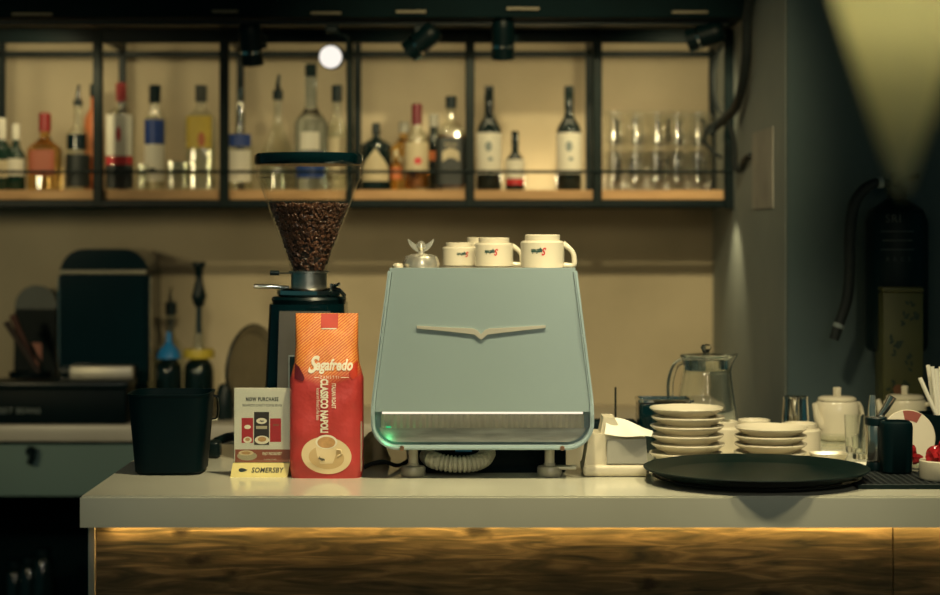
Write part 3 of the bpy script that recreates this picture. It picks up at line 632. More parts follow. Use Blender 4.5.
# beer mugs: two layers, two rows
gm = root('beer_mug', (0, 0, 0), '', 'beer mug', 'beer mugs stacked on the shelf')
MB().lathe([(0, .002), (.026, 0), (.029, .004), (.0295, .10), (.0285, .115), (.0265, .115), (.0262, .03), (.022, .018), (0, .016)], 28).build('mug_body', M['mug_glass'], gm)
MB().tube([(.028, 0, .09), (.045, 0, .088), (.050, 0, .06), (.044, 0, .03), (.028, 0, .028)], .0045, 8, sub=4).build('handle', M['mug_glass'], gm)
xs_f = (614, 635, 656, 677, 698)
ordn = ('first', 'second', 'third', 'fourth', 'fifth'); first = True
for row, (dd, off, rn_) in enumerate(((5.70, 0, 'front'), (5.84, 9, 'rear'))):
    for lay, (zz, ln_) in enumerate(((SZ, 'bottom'), (SZ + .1155, 'upper'))):
        for i, x0 in enumerate(xs_f):
            pos = (PX(x0 + off * .6 + random.uniform(-1, 1), dd), dd + random.uniform(-.004, .004), zz)
            lb = f'clear beer mug, {ordn[i]} from the steel post in the {rn_} row, {ln_} layer'
            if first: gm.location = pos; gm['label'] = lb; gm.rotation_euler = (0, 0, 1.2); first = False
            else: dup(gm, pos, lb, rz=1.2 + random.uniform(-.3, .3) + PI * (i % 2))

# ------------------------------------------------------------------ back counter, things on it
def knob_box(): pass
r = root('knock_box', (PX(60, 5.52), 5.53, BT), 'long black lidded box with faint grey lettering on the back worktop', 'box')
X0, X1 = PX(-60, 5.5) - r.location.x, PX(128, 5.5) - r.location.x; hb_ = PZ(381, 5.5) - BT
MB().box((X0, -.06, 0), (X1, .10, hb_ - .02), .006, 2).build('box_body', M['black_matte'], r)
MB().box((X0 - .004, -.064, hb_ - .0195), (X1 + .004, .104, hb_), .005, 2).build('lid', M['black_plastic'], r)
text('SWEET BEANS', .022, lambda u, v: (PX(14, 5.47) - r.location.x + u, -.0606, PZ(411, 5.47) - BT + v), M['ink_grey'], r, spacing=1.1)
# countertop oven-like appliance
d = 5.72
r = root('toaster_oven', (PX(104, d), d, BT), 'tall black glossy countertop appliance with rounded top and pale tray', 'kitchen appliance')
hw = 44 * d / F; hh = PZ(249, d) - BT
out = [(-hw, .0), (hw, .0), (hw, hh - .07)] + [(hw - .07 + .07 * math.cos(a), hh - .07 + .07 * math.sin(a)) for a in [k * PI / 16 for k in range(1, 9)]] + [(-hw + .07 - .07 * math.sin(a), hh - .07 + .07 * math.cos(a)) for a in [k * PI / 16 for k in range(0, 9)]]
MB().prism(out, 0, .24).build('body', M['gloss_black'], r, angle=25)
ins = [(x * .93, .17 + (z - .0) * (hh - .19) / hh) for x, z in out]
MB().prism(ins, -.006, -.0005).build('door', M['gloss_black'], r, angle=25)
zt = PZ(272, d) - BT
mb = MB()
for k in range(18):
    for pq in bmesh.ops.create_uvsphere(mb.bm, u_segments=14, v_segments=8, radius=.0075)['verts']: pq.co += Vector((-hw * .92 + k * hw * 1.84 / 17, -.009, zt))
mb.build('glint_row', M['glint'], r, angle=80)  # beads added to imitate a row of lights reflected in the door
mb = MB().tube([(-hw - .004, .01, .13), (-hw - .004, .01, hh - .08)], .004, 8); mb.tube([(hw + .004, .01, .10), (hw + .004, .01, hh - .08)], .004, 8)
mb.build('side_trim', M['chrome_soft'], r)
MB().box((-hw * .72, -.05, PZ(379, d) - BT), (hw * .72, -.007, PZ(365, d) - BT), .006, 2).build('tray', M['trim'], r, label='pale metal tray')
MB().box((-hw * .95, -.02, 0.0005), (hw * .95, -.0005, PZ(388, d) - BT), .004, 1).build('base_panel', M['black_matte'], r)
# round topped board
d = 5.90
r = root('serving_board', (PX(34, d), d, BT), 'grey round-topped serving board leaning against the back wall', 'board', rz=0)
zt = PZ(285, d) - BT; hw = 21 * d / F
pl = [(-hw, 0), (hw, 0)] + [(hw * math.cos(a), zt - hw + hw * math.sin(a)) for a in [k * PI / 20 for k in range(0, 21)]]
MB().prism(pl, 0, .02).build('board', M['board_grey'], r, angle=25)
MB().prism([(x * .98, z) for x, z in [(-hw, .02), (hw, .02), (hw, zt - hw * 1.15), (-hw, zt - hw * 1.15)]], -.006, -.0005).build('sleeve', M['black_matte'], r)
MB().prism(rrect(-.012, .022, .13, .2, .01), -.009, -.0065).build('print', M['ink_terracotta'], r)
r.rotation_euler = (-.08, 0, 0)
# utensils standing in a black pot
r = root('utensil_pot', (PX(30, 5.70), 5.70, BT), 'black pot of utensils behind the long black box', 'pot')
hp = PZ(372, 5.7) - BT
MB().lathe([(0, 0), (.055, 0), (.06, .01), (.06, hp), (.055, hp), (.053, .01), (0, .008)], 28).build('pot_body', M['black_matte'], r)
for k, (x0, y0, x1, y1, mm, lb) in enumerate(((38, 372, 6, 322, 'dark_handle', 'long dark wooden handle leaning furthest out of the utensil pot'), (44, 385, 12, 315, 'pink_wood', 'reddish wooden handle leaning in the utensil pot'), (50, 380, 30, 345, 'frame_metal', 'chrome tongs leaning in the utensil pot'))):
    a, b = P(x0, y0, 5.69 + .02 * k), P(x1, y1, 5.69 + .02 * k)
    c = a + (a - b) * .35
    mb = MB().tube([c, a, b], .007, 10, radii=[.004, .005, .010 if mm != 'frame_metal' else .007])
    tag(mb.build('kitchen_utensil', M[mm]), lb, 'utensil', 'utensils in the black pot')
# syrup bottles
def back_bottle(name, label, px, top, wpx, d, dark, collar, shape, pump, cat='bottle'):
    R = wpx / 2 * d / F; H = PZ(top, d) - BT; o = root(name, (PX(px, d), d, BT), label, cat, 'bottles on the back worktop')
    MB().lathe([(0, .002), (R, 0), (R, H * .78), (R * .9, H * .9), (R * .5, H)], 28).build('bottle_body', M[dark], o)
    if shape == 'cone': MB().lathe([(0, H), (R * .95, H), (R * .8, H + .02), (R * .25, H + .045), (R * .2, H + .075), (0, H + .075)], 24).build('cap', M[collar], o, label='bright blue cone cap')
    if shape == 'ring': MB().lathe([(R * .3, H), (R * 1.0, H), (R * 1.05, H + .012), (R * 1.0, H + .026), (R * .3, H + .026)], 28).build('collar', M[collar], o, label='yellow collar')
    if pump: pump(o, H, R)
    return o
back_bottle('syrup_bottle', 'dark syrup bottle with bright blue cone cap on the back worktop', 169, 358, 26, 5.62, 'bottle_dark', 'blue', 'cone', None)
def pump_black(o, H, R):
    MB().tube([(0, 0, H + .0265), (0, 0, H + .1), (0, 0, H + .165)], .010, 12, radii=[.018, .011, .010]).build('pump_tube', M['bottle_clear'], o)
    zt = PZ(262, 5.66) - BT
    MB().lathe([(0, zt - .205), (.008, zt - .205), (.008, zt - .13), (.014, zt - .125), (.022, zt - .10), (.014, zt - .07), (.010, zt - .05), (.012, zt - .02), (.020, zt - .01), (.020, zt), (0, zt)], 20).build('pump_head', M['black_plastic'], o)
back_bottle('pump_bottle', 'dark bottle with yellow collar and long black pump on the back worktop', 199, 358, 30, 5.66, 'bottle_dark', 'yellow', 'ring', pump_black)
o = bottle('liquor_bottle', 'clear bottle with chrome pourer behind the blue capped syrup', 171, 302, 28, d=5.85, b=.55, s=.72, n=.3, liquid=('spirit', .5), cap=('black_plastic', .12, 1.4), pourer='chrome', base=BT, grp='bottles on the back worktop')
o = bottle('liquor_bottle', 'narrow clear bottle squeezed beside the black glossy appliance', 153, 318, 18, d=5.88, b=.6, s=.75, n=.35, liquid=('spirit', .5), cap=('grey_plastic', .1, 1.2), base=BT, grp='bottles on the back worktop')
# round tray leaning
r = root('round_tray', (PX(247, 5.70), 5.70, BT), 'shiny dark round tray standing on edge behind the grinder', 'tray')
R = PZ(325, 5.7) - BT; R = R / 2; q = Matrix.Translation((0, 0, R)) @ Matrix.Rotation(math.radians(62), 4, 'Z') @ Matrix.Rotation(PI / 2, 4, 'X')
MB().lathe([(0, .008), (R * .82, .008), (R * .9, .02), (R, .024), (R, .018), (R * .9, .012), (R * .84, 0), (0, 0)], 48, mtx=q).build('tray_dish', M['dish_metal'], r)
MB().lathe([(R, .026), (R + .004, .021), (R, .016)], 48, mtx=q).build('rim', M['black_metal'], r)
tag(MB().lathe([(0, 0), (.024, 0), (.026, .01), (.024, .08), (.016, .10), (0, .105)], 24).build('black_jar', M['black_plastic'], loc=(PX(225, 5.6), 5.60, BT)), 'small black jar on the back worktop beside the round tray', 'jar')

# ------------------------------------------------------------------ bar top, left side
# black bin
d = 3.77
r = root('black_bin', (PX(171.5, d), d + .005, CT), 'black tapered square bin at the open end of the bar', 'bin')
def ringsq(hw, z, p=5, n=48): 
    o = []
    for i in range(n):
        a = 2 * PI * i / n; ca, sa = math.cos(a), math.sin(a); k = hw / ((abs(ca) ** p + abs(sa) ** p) ** (1 / p)); o.append((k * ca, k * sa, z))
    return o
hB = PZ(395, d - .073) - CT; wt, wb = .0785, .0650
MB().rings([ringsq(wb * .9, 0), ringsq(wb, .006), ringsq(wt * .985, hB - .004), ringsq(wt, hB - .003), ringsq(wt, hB), ringsq(wt - .004, hB), ringsq(wb - .004, .01)]).build('bin_body', M['black_matte'], r)
MB().tube([(wt + .001, 0, hB - .008), (wt + .009, 0, hB - .012), (wt + .011, 0, hB - .03), (wt + .009, 0, hB - .05), (wt - .001, 0, hB - .054)], .0028, 8, sub=4).build('handle', M['chrome'], r, label='small chrome side handle')
r = root('bottle_opener', (PX(216, 4.02), 4.0, CT), 'small black and chrome bar tool lying beside the black bin', 'bar tool')
MB().box((-.016, -.02, 0), (.012, .03, .035), .008, 3).build('tool_body', M['black_plastic'], r)
MB().tube([(.0, .02, .03), (.018, .05, .036), (.03, .09, .034)], .009, 10).build('tool_handle', M['frame_metal'], r)

# table sign
ds = 3.70
r = root('table_sign', (PX(260, ds), ds, CT), 'clear table sign with coffee advert above a yellow name base', 'sign')
k = ds / F
def sx(px): return (px - 260) * k
def sz(py): return PZ(py, ds) - CT
MB().rings([[(sx(231), -.012, 0), (sx(288), -.012, 0), (sx(291), .05, 0), (sx(233), .05, 0)], [(sx(233), -.003, sz(463)), (sx(290), -.003, sz(463)), (sx(290), .012, sz(463)), (sx(233.5), .012, sz(463))]]).build('sign_base', M['sign_yellow'], r, smooth=False, label='yellow lettered base')
MB().box((sx(234), .0015, sz(463) + .0005), (sx(290), .0035, sz(388)), .0005, 1).build('poster', M['paper'], r, label='printed coffee advert')
MB().box((sx(233.5), -.0012, sz(463) + .0005), (sx(290.5), .0010, sz(387.6)), .0004, 1).build('cover', M['acrylic'], r)
YP = .00125
def flat(y): return lambda u, v, ox=0, oz=0: (ox + u, y, oz + v)
def stext(s_, size, px, py, m, y=YP, **kw):
    ox, oz = sx(px), sz(py); return text(s_, size, lambda u, v: (ox + u, y, oz + v), M[m], r, **kw)
stext('NOW PURCHASE', .0098, 262, 399.5, 'ink_dark', xs=.70, spacing=1.2, off=.0004)
stext('SEGAFREDO ZANETTI COFFEE BEANS', .0065, 262, 405.5, 'ink_dark', xs=.68)
def srect(x0, x1, y0, y1, m, y=YP, name='print', skew=0):
    return MB().grid(1, 1, lambda u, v: (sx(x0 + (x1 - x0) * u), y, sz(y1 + (y0 - y1) * v + skew * (u - .5)))).build(name, M[m], r, smooth=False)
def sdisc(cx, cy, rx, ry, m, y=YP, name='print'):
    return MB().disc(lambda q_, a: (sx(cx + rx * q_ * math.cos(a)), y, sz(cy + ry * q_ * math.sin(a))), 1, 24).build(name, M[m], r, smooth=False)
srect(235, 290, 449.5, 462.5, 'ink_terracotta', YP)
sdisc(246, 453, 7.5, 2.6, 'ink_cream', YP - .0002); sdisc(247, 456, 10, 4.5, 'label_beige', YP - .0001); sdisc(246, 453, 4.6, 1.5, 'ink_tan', YP - .0003)
stext('ENJOY FREE DELIVERY*', .0072, 272.3, 453.8, 'ink_white', y=YP - .0002, xs=.50, off=.0002)
stext('for your first order online', .004, 270, 459.5, 'ink_white', y=YP - .0002, xs=.55)
srect(241.5, 253, 418, 443, 'ink_red'); srect(254, 269, 412, 445, 'ink_brown', YP - .0002); srect(270, 281, 418.5, 442, 'ink_red')
sdisc(247.5, 427, 3.3, 2.1, 'ink_white', YP - .0003); sdisc(261.5, 421, 5.3, 3.0, 'ink_white', YP - .0004)
stext('Sega', .0042, 261.5, 421, 'ink_dark', y=YP - .0006, shear=.3, off=.0002)
srect(256, 267, 426, 429, 'label_beige', YP - .0004)
sdisc(262, 440, 7.2, 4.3, 'ink_white', YP - .0004); sdisc(262, 439.3, 4.3, 2.5, 'ink_tan', YP - .0006)
sdisc(247.5, 440, 4.2, 3.2, 'ink_white', YP - .0003); sdisc(247.5, 439.4, 2.4, 1.7, 'ink_tan', YP - .0005)
srect(273, 279, 424, 426, 'ink_terracotta', YP - .0002)
def sb(u, v, px, py):   # the sloping front of the base
    z = sz(py) + v; t = z / sz(463); return (sx(px) + u, -.0126 + .009 * t, z)
text('SOMERSBY', .0125, lambda u, v: sb(u, v, 267.5, 469.8), M['ink_dark'], r, shear=.18, off=.0003, xs=.93, spacing=1.08)
MB().disc(lambda q_, a: sb(4.4 * k * q_ * math.cos(a), 2.4 * k * q_ * math.sin(a) * math.sin(a / 2), 243.5, 469.5), 1, 20).build('emblem', M['tin_leaf'], r, smooth=False)

# coffee bag
db = 3.705
HB = .307
r = root('coffee_bag', (PX(327, db), db, CT), 'red and orange coffee bag printed with a cup, before the grinder', 'coffee bag')
def bw(z):
    t = z / HB
    if t < .06: return .0655 + .003 * (t / .06)
    if t < .60: return .0685
    if t < .70: return .0685 - .0080 * ((t - .60) / .10)
    if t < .80: return .0605 - .0020 * ((t - .70) / .10)
    return .0585 + .0008 * ((t - .80) / .20)
def bt(z):
    t = z / HB
    return .036 * (1 - max(0, (t - .58) / .42) ** 1.6) * (0.88 + .12 * min(1, t / .1)) + .0035
def bfy(x, z):
    wz, tz = bw(z), bt(z); q_ = min(.999, abs(x) / wz)
    y = -tz * (1 - q_ ** 4.5) ** (1 / 4.5)
    fade = (1 - q_ ** 6)
    y += fade * (.0014 * math.sin(38 * z + 21 * x) * math.sin(55 * x + 9 * z) + .0010 * math.sin(95 * z - 60 * x))
    return y
rings = []
for j in range(61):
    z = HB * j / 60; wz = bw(z); row = []
    N_ = 40
    for i in range(N_ + 1):
        a = PI * i / N_; x = -wz * math.cos(a) * .9995; row.append((x, bfy(x, z), z))
    for i in range(1, N_):
        a = PI * i / N_; x = wz * math.cos(a) * .9995; row.append((x, -bfy(x, z) * .95, z))
    rings.append(row)
MB().rings(rings).build('bag_body', M['bag'], r, angle=60)
def bp_(px, py, e=.0012):
    x, z = (px - 327) * db / F, PZ(py, db) - CT
    x = max(-bw(max(0, z)) * .985, min(bw(max(0, z)) * .985, x)); return (x, bfy(x, z) - e, z)
kb = db / F
def bag_text(s_, size, px, py, m, rot=False, e=.0014, **kw):
    if rot: fn = lambda u, v: bp_(px + v / kb, py + u / kb, e)
    else: fn = lambda u, v: bp_(px + u / kb, py - v / kb, e)
    return text(s_, size, fn, M[m], r, **kw)
bag_text('S', .043, 313, 364, 'ink_white', shear=.42, xs=.74, off=.0014)
bag_text('egafredo', .0285, 334.8, 364.0, 'ink_white', shear=.25, xs=.70, off=.0009)
bag_text('Z A N E T T I',   .0078, 331, 375.8, 'ink_white', xs=.8)
for x0, x1 in ((316, 321), (342, 350)): MB().grid(2, 1, lambda u, v: bp_(x0 + (x1 - x0) * u, 376.1 - .6 * v)).build('print', M['ink_white'], r)
bag_text('CLASSICO NAPOLI', .0188, 325.5, 404, 'ink_white', True, xs=.64, off=.0009, align='CENTER')
bag_text('ITALIAN ROAST', .0105, 335.0, 394, 'ink_white', True, xs=.62, off=.0002)
bag_text('Roasted and Blended Coffee Beans', .0085, 319.5, 402, 'ink_white', True, xs=.50)
# printed seal on the folded top, maroon gusset corners, pale side edge
MB().grid(6, 5, lambda u, v: bp_(321.5 + 17 * u, 327.5 - 14 * v)).build('seal', M['bag_red'], r)
MB().grid(6, 1, lambda u, v: bp_(322 + 15 * u, 328.7 - 1.0 * v)).build('print', M['ink_white'], r)
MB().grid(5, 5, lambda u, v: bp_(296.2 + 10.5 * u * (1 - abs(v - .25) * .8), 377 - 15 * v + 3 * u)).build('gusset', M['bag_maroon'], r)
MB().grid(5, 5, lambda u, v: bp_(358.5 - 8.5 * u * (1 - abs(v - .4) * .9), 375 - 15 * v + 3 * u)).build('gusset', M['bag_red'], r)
MB().grid(1, 10, lambda u, v: bp_(361.4 + 2.2 * u, 470 - 50 * v, .0008)).build('side_seam', M['bag_edge'], r)
# faint outline drawn on the bag
# printed cup and saucer
def bdisc(cx, cy, rx, ry, m, e, rot=0.0, name='print'):
    def fn(q_, a):
        u, v = rx * q_ * math.cos(a), ry * q_ * math.sin(a)
        return bp_(cx + u * math.cos(rot) - v * math.sin(rot), cy + u * math.sin(rot) + v * math.cos(rot), e)
    return MB().disc(fn, 4, 40).build(name, M[m], r)
bdisc(328, 453, 24.8, 18.5, 'ink_cream', .0014, .12)
bdisc(328, 455, 17.5, 11.5, 'ink_shade', .0017, .12)
MB().grid(10, 10, lambda u, v: bp_(328 + (u - .5) * (21.5 - 9.5 * v ** 2.2), 439 + 22 * v + (1.8 - 1.5 * v) * math.sin(PI * u) , .0020)).build('print', M['ink_cream'], r)
MB().tube([Vector(bp_(x, y, .0022)) for x, y in ((338, 447), (342, 447.5), (343, 451), (339, 454))], .0016, 6).build('print', M['ink_cream'], r)
bdisc(328, 439.5, 10.8, 7.0, 'ink_white', .0024); bdisc(328, 440, 8.9, 5.6, 'ink_tan', .0027)
text('Sega', .0065, lambda u, v: bp_(323 + u / kb, 456 - v / kb + (u / kb) * .3, .0030), M['ink_dark'], r, shear=.3, off=.0003)

# ------------------------------------------------------------------ grinder
dg = 3.93
r = root('coffee_grinder', (PX(309, dg), dg, CT), 'black coffee grinder with clear hopper of beans behind the coffee bag', 'coffee grinder')
kg = dg / F
def gx(px): return (px - 309) * kg
def gz(py): return PZ(py, dg) - CT
MB().lathe([(0, gz(153.2)), (gx(361), gz(153.8)), (gx(363.3), gz(156)), (gx(363.3), gz(163)), (gx(362), gz(165)), (gx(358), gz(165)), (0, gz(165))], 64).build('hopper_lid', M['gloss_black'], r)
hp = [(gx(361.0), gz(165.3)), (gx(361.0), gz(178)), (gx(358), gz(184)), (gx(328), gz(266)), (gx(326.5), gz(272))]
MB().lathe(hp, 64).build('hopper', M['hopper'], r, label='clear cone-shaped hopper')
MB().lathe([(gx(361.6), gz(176.5)), (gx(361.9), gz(177.5)), (gx(361.4), gz(178.5)), (gx(360.9), gz(177.5))], 64).build('hopper_seam', M['hopper'], r)
MB().lathe([(0, gz(290)), (gx(327), gz(290)), (gx(327), gz(273)), (gx(329), gz(272.3)), (gx(329), gz(271)), (gx(326.6), gz(271))], 40).build('collar', M['steel'], r, label='brushed steel collar')
MB().lathe([(0, gz(297)), (gx(338), gz(297)), (gx(341), gz(294)), (gx(341), gz(290)), (gx(338), gz(288)), (gx(328), gz(287.5)), (0, gz(287.5))], 48).build('adjusting_ring', M['chrome'], r, label='shiny metal adjusting ring')
MB().lathe([(0, gz(303)), (gx(345), gz(303)), (gx(346.5), gz(299)), (gx(345), gz(296.5)), (0, gz(296.5))], 48).build('top_plate', M['black_plastic'], r)
MB().tube([(gx(290), -.02, gz(287)), (gx(270), -.022, gz(286.3)), (gx(255.5), -.022, gz(285.8))], .0045, 12, radii=[.003, .0045, .0042]).build('adjusting_lever', M['chrome'], r, label='long pale metal lever')
mb = MB().cyl((gx(295), -.036, gz(273)), (gx(281), -.036, gz(272.6)), .0012, 8); mb.cyl((gx(281), -.036, gz(272.6)), (gx(272), -.036, gz(272.4)), .005, 14)
mb.build('latch_pin', M['black_plastic'], r)
mb = MB().cyl((gx(331), -.03, gz(285)), (gx(337), -.03, gz(285)), .004, 12); mb.cyl((gx(333), -.03, gz(287)), (gx(341), -.034, gz(283)), .003, 10); mb.build('thumb_screw', M['chrome'], r)
# body: curved black shell with a grey brown front panel
rings = []
for t in range(13):
    z = gz(303) * (1 - t / 12); f = t / 12; hw_ = gx(346) * (1 + .19 * min(1, f * 1.15)); hd = .095
    rings.append([(x, y, z) for x, y in rrect(-hw_, hw_, -hd, hd, .045, 6)])
MB().rings(rings).build('body', M['gloss_black'], r)
fz0, fz1 = gz(440), gz(309)
MB().grid(8, 8, lambda u, v: ((u - .5) * 2 * gx(334) * (1 + .15 * (1 - v)), -.0965 - .001, fz0 + (fz1 - fz0) * v)).build('front_panel', M['panel_grey'], r)
MB().prism([(gx(293), gz(402)), (gx(325), gz(402)), (gx(325), gz(352)), (gx(293), gz(352))], -.0995, -.0985).build('label_frame', M['ink_grey'], r)
MB().prism([(gx(294.3), gz(400.8)), (gx(324), gz(400.8)), (gx(324), gz(353.2)), (gx(294.3), gz(353.2))], -.1005, -.0998).build('label_plate', M['black_plastic'], r)
MB().tube([(gx(333), -.06, gz(287)), (gx(341), -.05, gz(289)), (gx(346), -.04, gz(295))], .004, 8).build('latch', M['chrome'], r)
# beans
bmk = MB(); z1, z0 = gz(204), gz(270)
def hr(z):
    a, b_ = (gx(358), gz(184)), (gx(328), gz(266))
    return max(gx(326.5), b_[0] + (a[0] - b_[0]) * (z - b_[1]) / (a[1] - b_[1]))
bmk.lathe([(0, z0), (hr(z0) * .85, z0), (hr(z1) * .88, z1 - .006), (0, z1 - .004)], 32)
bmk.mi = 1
def bean(mb, pos, nrm, sc):
    q_ = nrm.to_track_quat('Z', 'X').to_matrix().to_4x4() @ Matrix.Rotation(random.uniform(0, 2 * PI), 4, 'Z') @ Matrix.Rotation(random.uniform(-.5, .5), 4, 'X')
    mt = Matrix.Translation(pos) @ q_; rows = []
    for jj in range(1, 5):
        ph = PI * jj / 5; row = []
        for ii in range(8):
            a = 2 * PI * ii / 8; x = .0052 * math.cos(ph); rr = math.sin(ph)
            y = .0038 * rr * math.cos(a); z = .0028 * rr * math.sin(a)
            if ii == 2: z -= .0014 * rr
            row.append(mb.bm.verts.new(mt @ (Vector((x, y, z)) * sc)))
        rows.append(row)
    p0 = mb.bm.verts.new(mt @ (Vector((.0052, 0, 0)) * sc)); p1 = mb.bm.verts.new(mt @ (Vector((-.0052, 0, 0)) * sc)); fs = []
    for ii in range(8):
        j2 = (ii + 1) % 8
        fs.append(mb.bm.faces.new((p0, rows[0][ii], rows[0][j2]))); fs.append(mb.bm.faces.new((p1, rows[-1][j2], rows[-1][ii])))
        for a_, b_ in zip(rows[:-1], rows[1:]): fs.append(mb.bm.faces.new((a_[ii], b_[ii], b_[j2], a_[j2])))
    mb._tag(fs)
z = z0 + .003
while z < z1:
    rr = hr(z) - .0052; n_ = int(2 * PI * rr / .0082)
    for i in range(n_):
        a = 2 * PI * (i + random.random() * .5) / n_; r2 = rr - random.uniform(0, .003)
        bean(bmk, Vector((r2 * math.cos(a), r2 * math.sin(a), z + random.uniform(-.002, .002))), Vector((math.cos(a), math.sin(a), -.35 + random.uniform(-.3, .3))).normalized(), random.uniform(.92, 1.1))
    z += .0066
for i in range(170):
    a, q_ = random.uniform(0, 2 * PI), math.sqrt(random.random()); rr = (hr(z1) - .006) * q_
    bean(bmk, Vector((rr * math.cos(a), rr * math.sin(a), z1 - .002 + random.uniform(-.003, .003))), Vector((random.uniform(-.5, .5), random.uniform(-.5, .5), 1)).normalized(), 1)
tag(bmk.build('coffee_beans', [M['bean_core'], M['bean']], loc=r.location.copy(), angle=70), 'dark roasted coffee beans filling the clear grinder hopper', 'coffee beans', kind='stuff')

# ------------------------------------------------------------------ espresso machine
dm = 3.66
r = root('espresso_machine', (PX(482.5, dm), dm, CT), 'blue-grey espresso machine with chrome wing emblem on its back panel', 'espresso machine')
km = dm / F
def mx_(px): return (px - 482.5) * km
def mz(py): return PZ(py, dm) - CT
W0, W1 = mx_(577), mx_(594.0)
def outline(off=0.0):
    wt_, wb_ = W0 - off, W1 - off; zt_, zb = mz(271), mz(449.5) + off
    R_ = .050 - off; zc = zb + R_
    pts = [(wt_, zt_), (wt_ + (wb_ - .0016 - wt_) * .5, mz(335)), (wb_ - .0016, mz(399)), (wb_ - .0007, mz(407)), (wb_ - .0002, mz(414)), (wb_, zc)]
    for i in range(1, 11):
        a = -PI / 2 * i / 10; pts.append((wb_ - R_ + R_ * math.cos(a), zc + R_ * math.sin(a)))
    return pts
def full(off): 
    p = outline(off); return p + [(-x, z) for x, z in reversed(p)]
fo, fi = full(0), full(.0072)
# U shaped rail
mb = MB(); n_ = len(fo)
rg = []
for i in range(n_):
    rg.append([(fo[i][0], -.010, fo[i][1]), (fo[i][0], .022, fo[i][1]), (fi[i][0], .022, fi[i][1]), (fi[i][0], -.010, fi[i][1])])
mb.rings(rg); bmesh.ops.bevel(mb.bm, geom=[e for e in mb.bm.edges if abs(e.verts[0].co.y - e.verts[1].co.y) < 1e-5 and e.verts[0].co.y < 0 and len(e.link_faces) == 2], offset=.003, segments=2, affect='EDGES')
mb.build('edge_rail', M['machine_rail'], r, angle=40, label='pale blue-grey edge rail')
fb = full(.004)
zled = mz(411.5)
mb = MB().prism([(x, z) for x, z in fb if True], .0225, .43); mb.build('body', M['machine'], r, angle=30)
# main back panel
pi_ = full(.0080); up = [(x, z) for x, z in pi_ if z > zled + .001]
hl = [p for p in up if p[0] > 0]
xr = hl[-1][0]
poly = [(-(W0 - .003), mz(268)), (W0 - .003, mz(268)), (W0 - .004, mz(271)), (W0 - .0080, mz(272))] + hl[1:] + [(xr + .003, zled)]
poly = poly + [(-x, z) for x, z in reversed(poly[2:])]
poly = [(W0 - .003, mz(268)), (W0 - .004, mz(271)), (W0 - .0080, mz(272))] + hl[1:] + [(W1 - .0084, zled)]
poly = poly + [(-x, z) for x, z in reversed(poly)]
MB().prism(poly, -.006, .0215).build('back_panel', M['machine'], r, angle=30)
# emblem
em = [(417, 325.5), (450, 327.3), (473, 328.2), (477.5, 330), (481, 334.2), (484.5, 330), (489, 328.2), (515, 327), (545.5, 325), (545.5, 327.5), (515, 331), (487.5, 334.3), (481, 339.5), (474.5, 334.3), (450, 331.3), (417, 328.2)]
mb = MB().prism([(mx_(x), mz(y)) for x, y in em], -.0098, -.0065)
mb.build('wing_emblem', M['emblem'], r, smooth=False, label='chrome wing emblem')
# light strip, ribbed grille, splash plate
xl = mx_(586)
MB().box((-xl + .004, .004, zled + .0005), (xl - .004, .012, zled + .0045)).build('lamp_carrier', M['black_metal'], r)
MB().box((-xl + .006, -.0035, zled - .0042), (xl - .006, .003, zled - .0004)).build('light_strip', M['led_white'], r, smooth=False, label='bright white light strip')
mb = MB(); zg0, zg1 = mz(428.5), zled - .006
nr = 64
pts = []
for i in range(nr + 1):
    x = -W1 + .018 + (2 * W1 - .036) * i / nr; pts += [(x, .0125 if i % 2 == 0 else .0095)]
fv = [[mb.bm.verts.new((x, y, z)) for x, y in pts] for z in (zg0, zg1)]
for i in range(nr): mb.bm.faces.new((fv[0][i], fv[0][i + 1], fv[1][i + 1], fv[1][i]))
mb.build('ribbed_grille', M['rib'], r, smooth=False)
lo = [(x, z) for x, z in full(.0125) if z < zg0]
lo = [(-(W1 - .0135), zg0)] + [p for p in reversed(lo)] + [((W1 - .0135), zg0)] if lo[0][0] > 0 else lo
lo2 = sorted([p for p in full(.0125) if p[1] < zg0 and p[0] > 0], key=lambda p: -p[1])
poly = [(W1 - .0135, zg0)] + lo2; poly = poly + [(-x, z) for x, z in reversed(poly)]
mb = MB(); v_ = [mb.bm.verts.new((x, .0130, z)) for x, z in poly]; mb.bm.faces.new(v_)
mb.build('splash_plate', M['splash'], r, smooth=False, label='scratched brushed steel plate')
MB().box((mx_(386), .004, zg0 + .0005), (mx_(391), .009, zg0 + .0035)).build('indicator', M['led_green'], r, smooth=False, label='green indicator light')
gl = bpy.data.lights.new('indicator_light', 'POINT'); gl.energy = 0.012; gl.color = (0.12, 1.0, 0.35); gl.shadow_soft_size = 0.002
go = bpy.data.objects.new('indicator_light', gl); COL.objects.link(go); go.parent = r; go.location = (mx_(388), -.010, mz(440))
for px in (402, 562): MB().lathe([(0, -.004), (.0035, -.004), (.0045, -.002), (.0045, .002), (0, .002)], 14, mtx=Matrix.Translation((mx_(px), -.012, mz(447.5))) @ Matrix.Rotation(PI / 2, 4, 'X')).build('screw', M['copper'], r, label='copper screw')
for sx_ in (-1, 1):
    for yy in (.045, .37):
        c = (mx_(412.5) if sx_ < 0 else mx_(550.5), yy, 0)
        MB().lathe([(0, 0), (.0215, 0), (.0235, .003), (.0235, .016), (.0215, .019), (.011, .020), (.011, .024), (.0095, .025), (.0095, mz(450) - .0005 + .004), (0, mz(450) + .0035)], 32, c=c).build('foot', M['foot'], r, label='round steel foot')
MB().box((-.14, .09, .0), (.16, .40, mz(452)), .006, 2).build('drip_base', M['black_matte'], r)
MB().box((mx_(555), .03, mz(472)), (mx_(578), .05, mz(468)), .002, 1).build('drain_pipe', M['satin'], r)
MB().box((-W0 + .01, .03, mz(271) + .0002), (W0 - .01, .42, mz(271) + .002), .0006, 1).build('cup_tray', M['steel'], r)
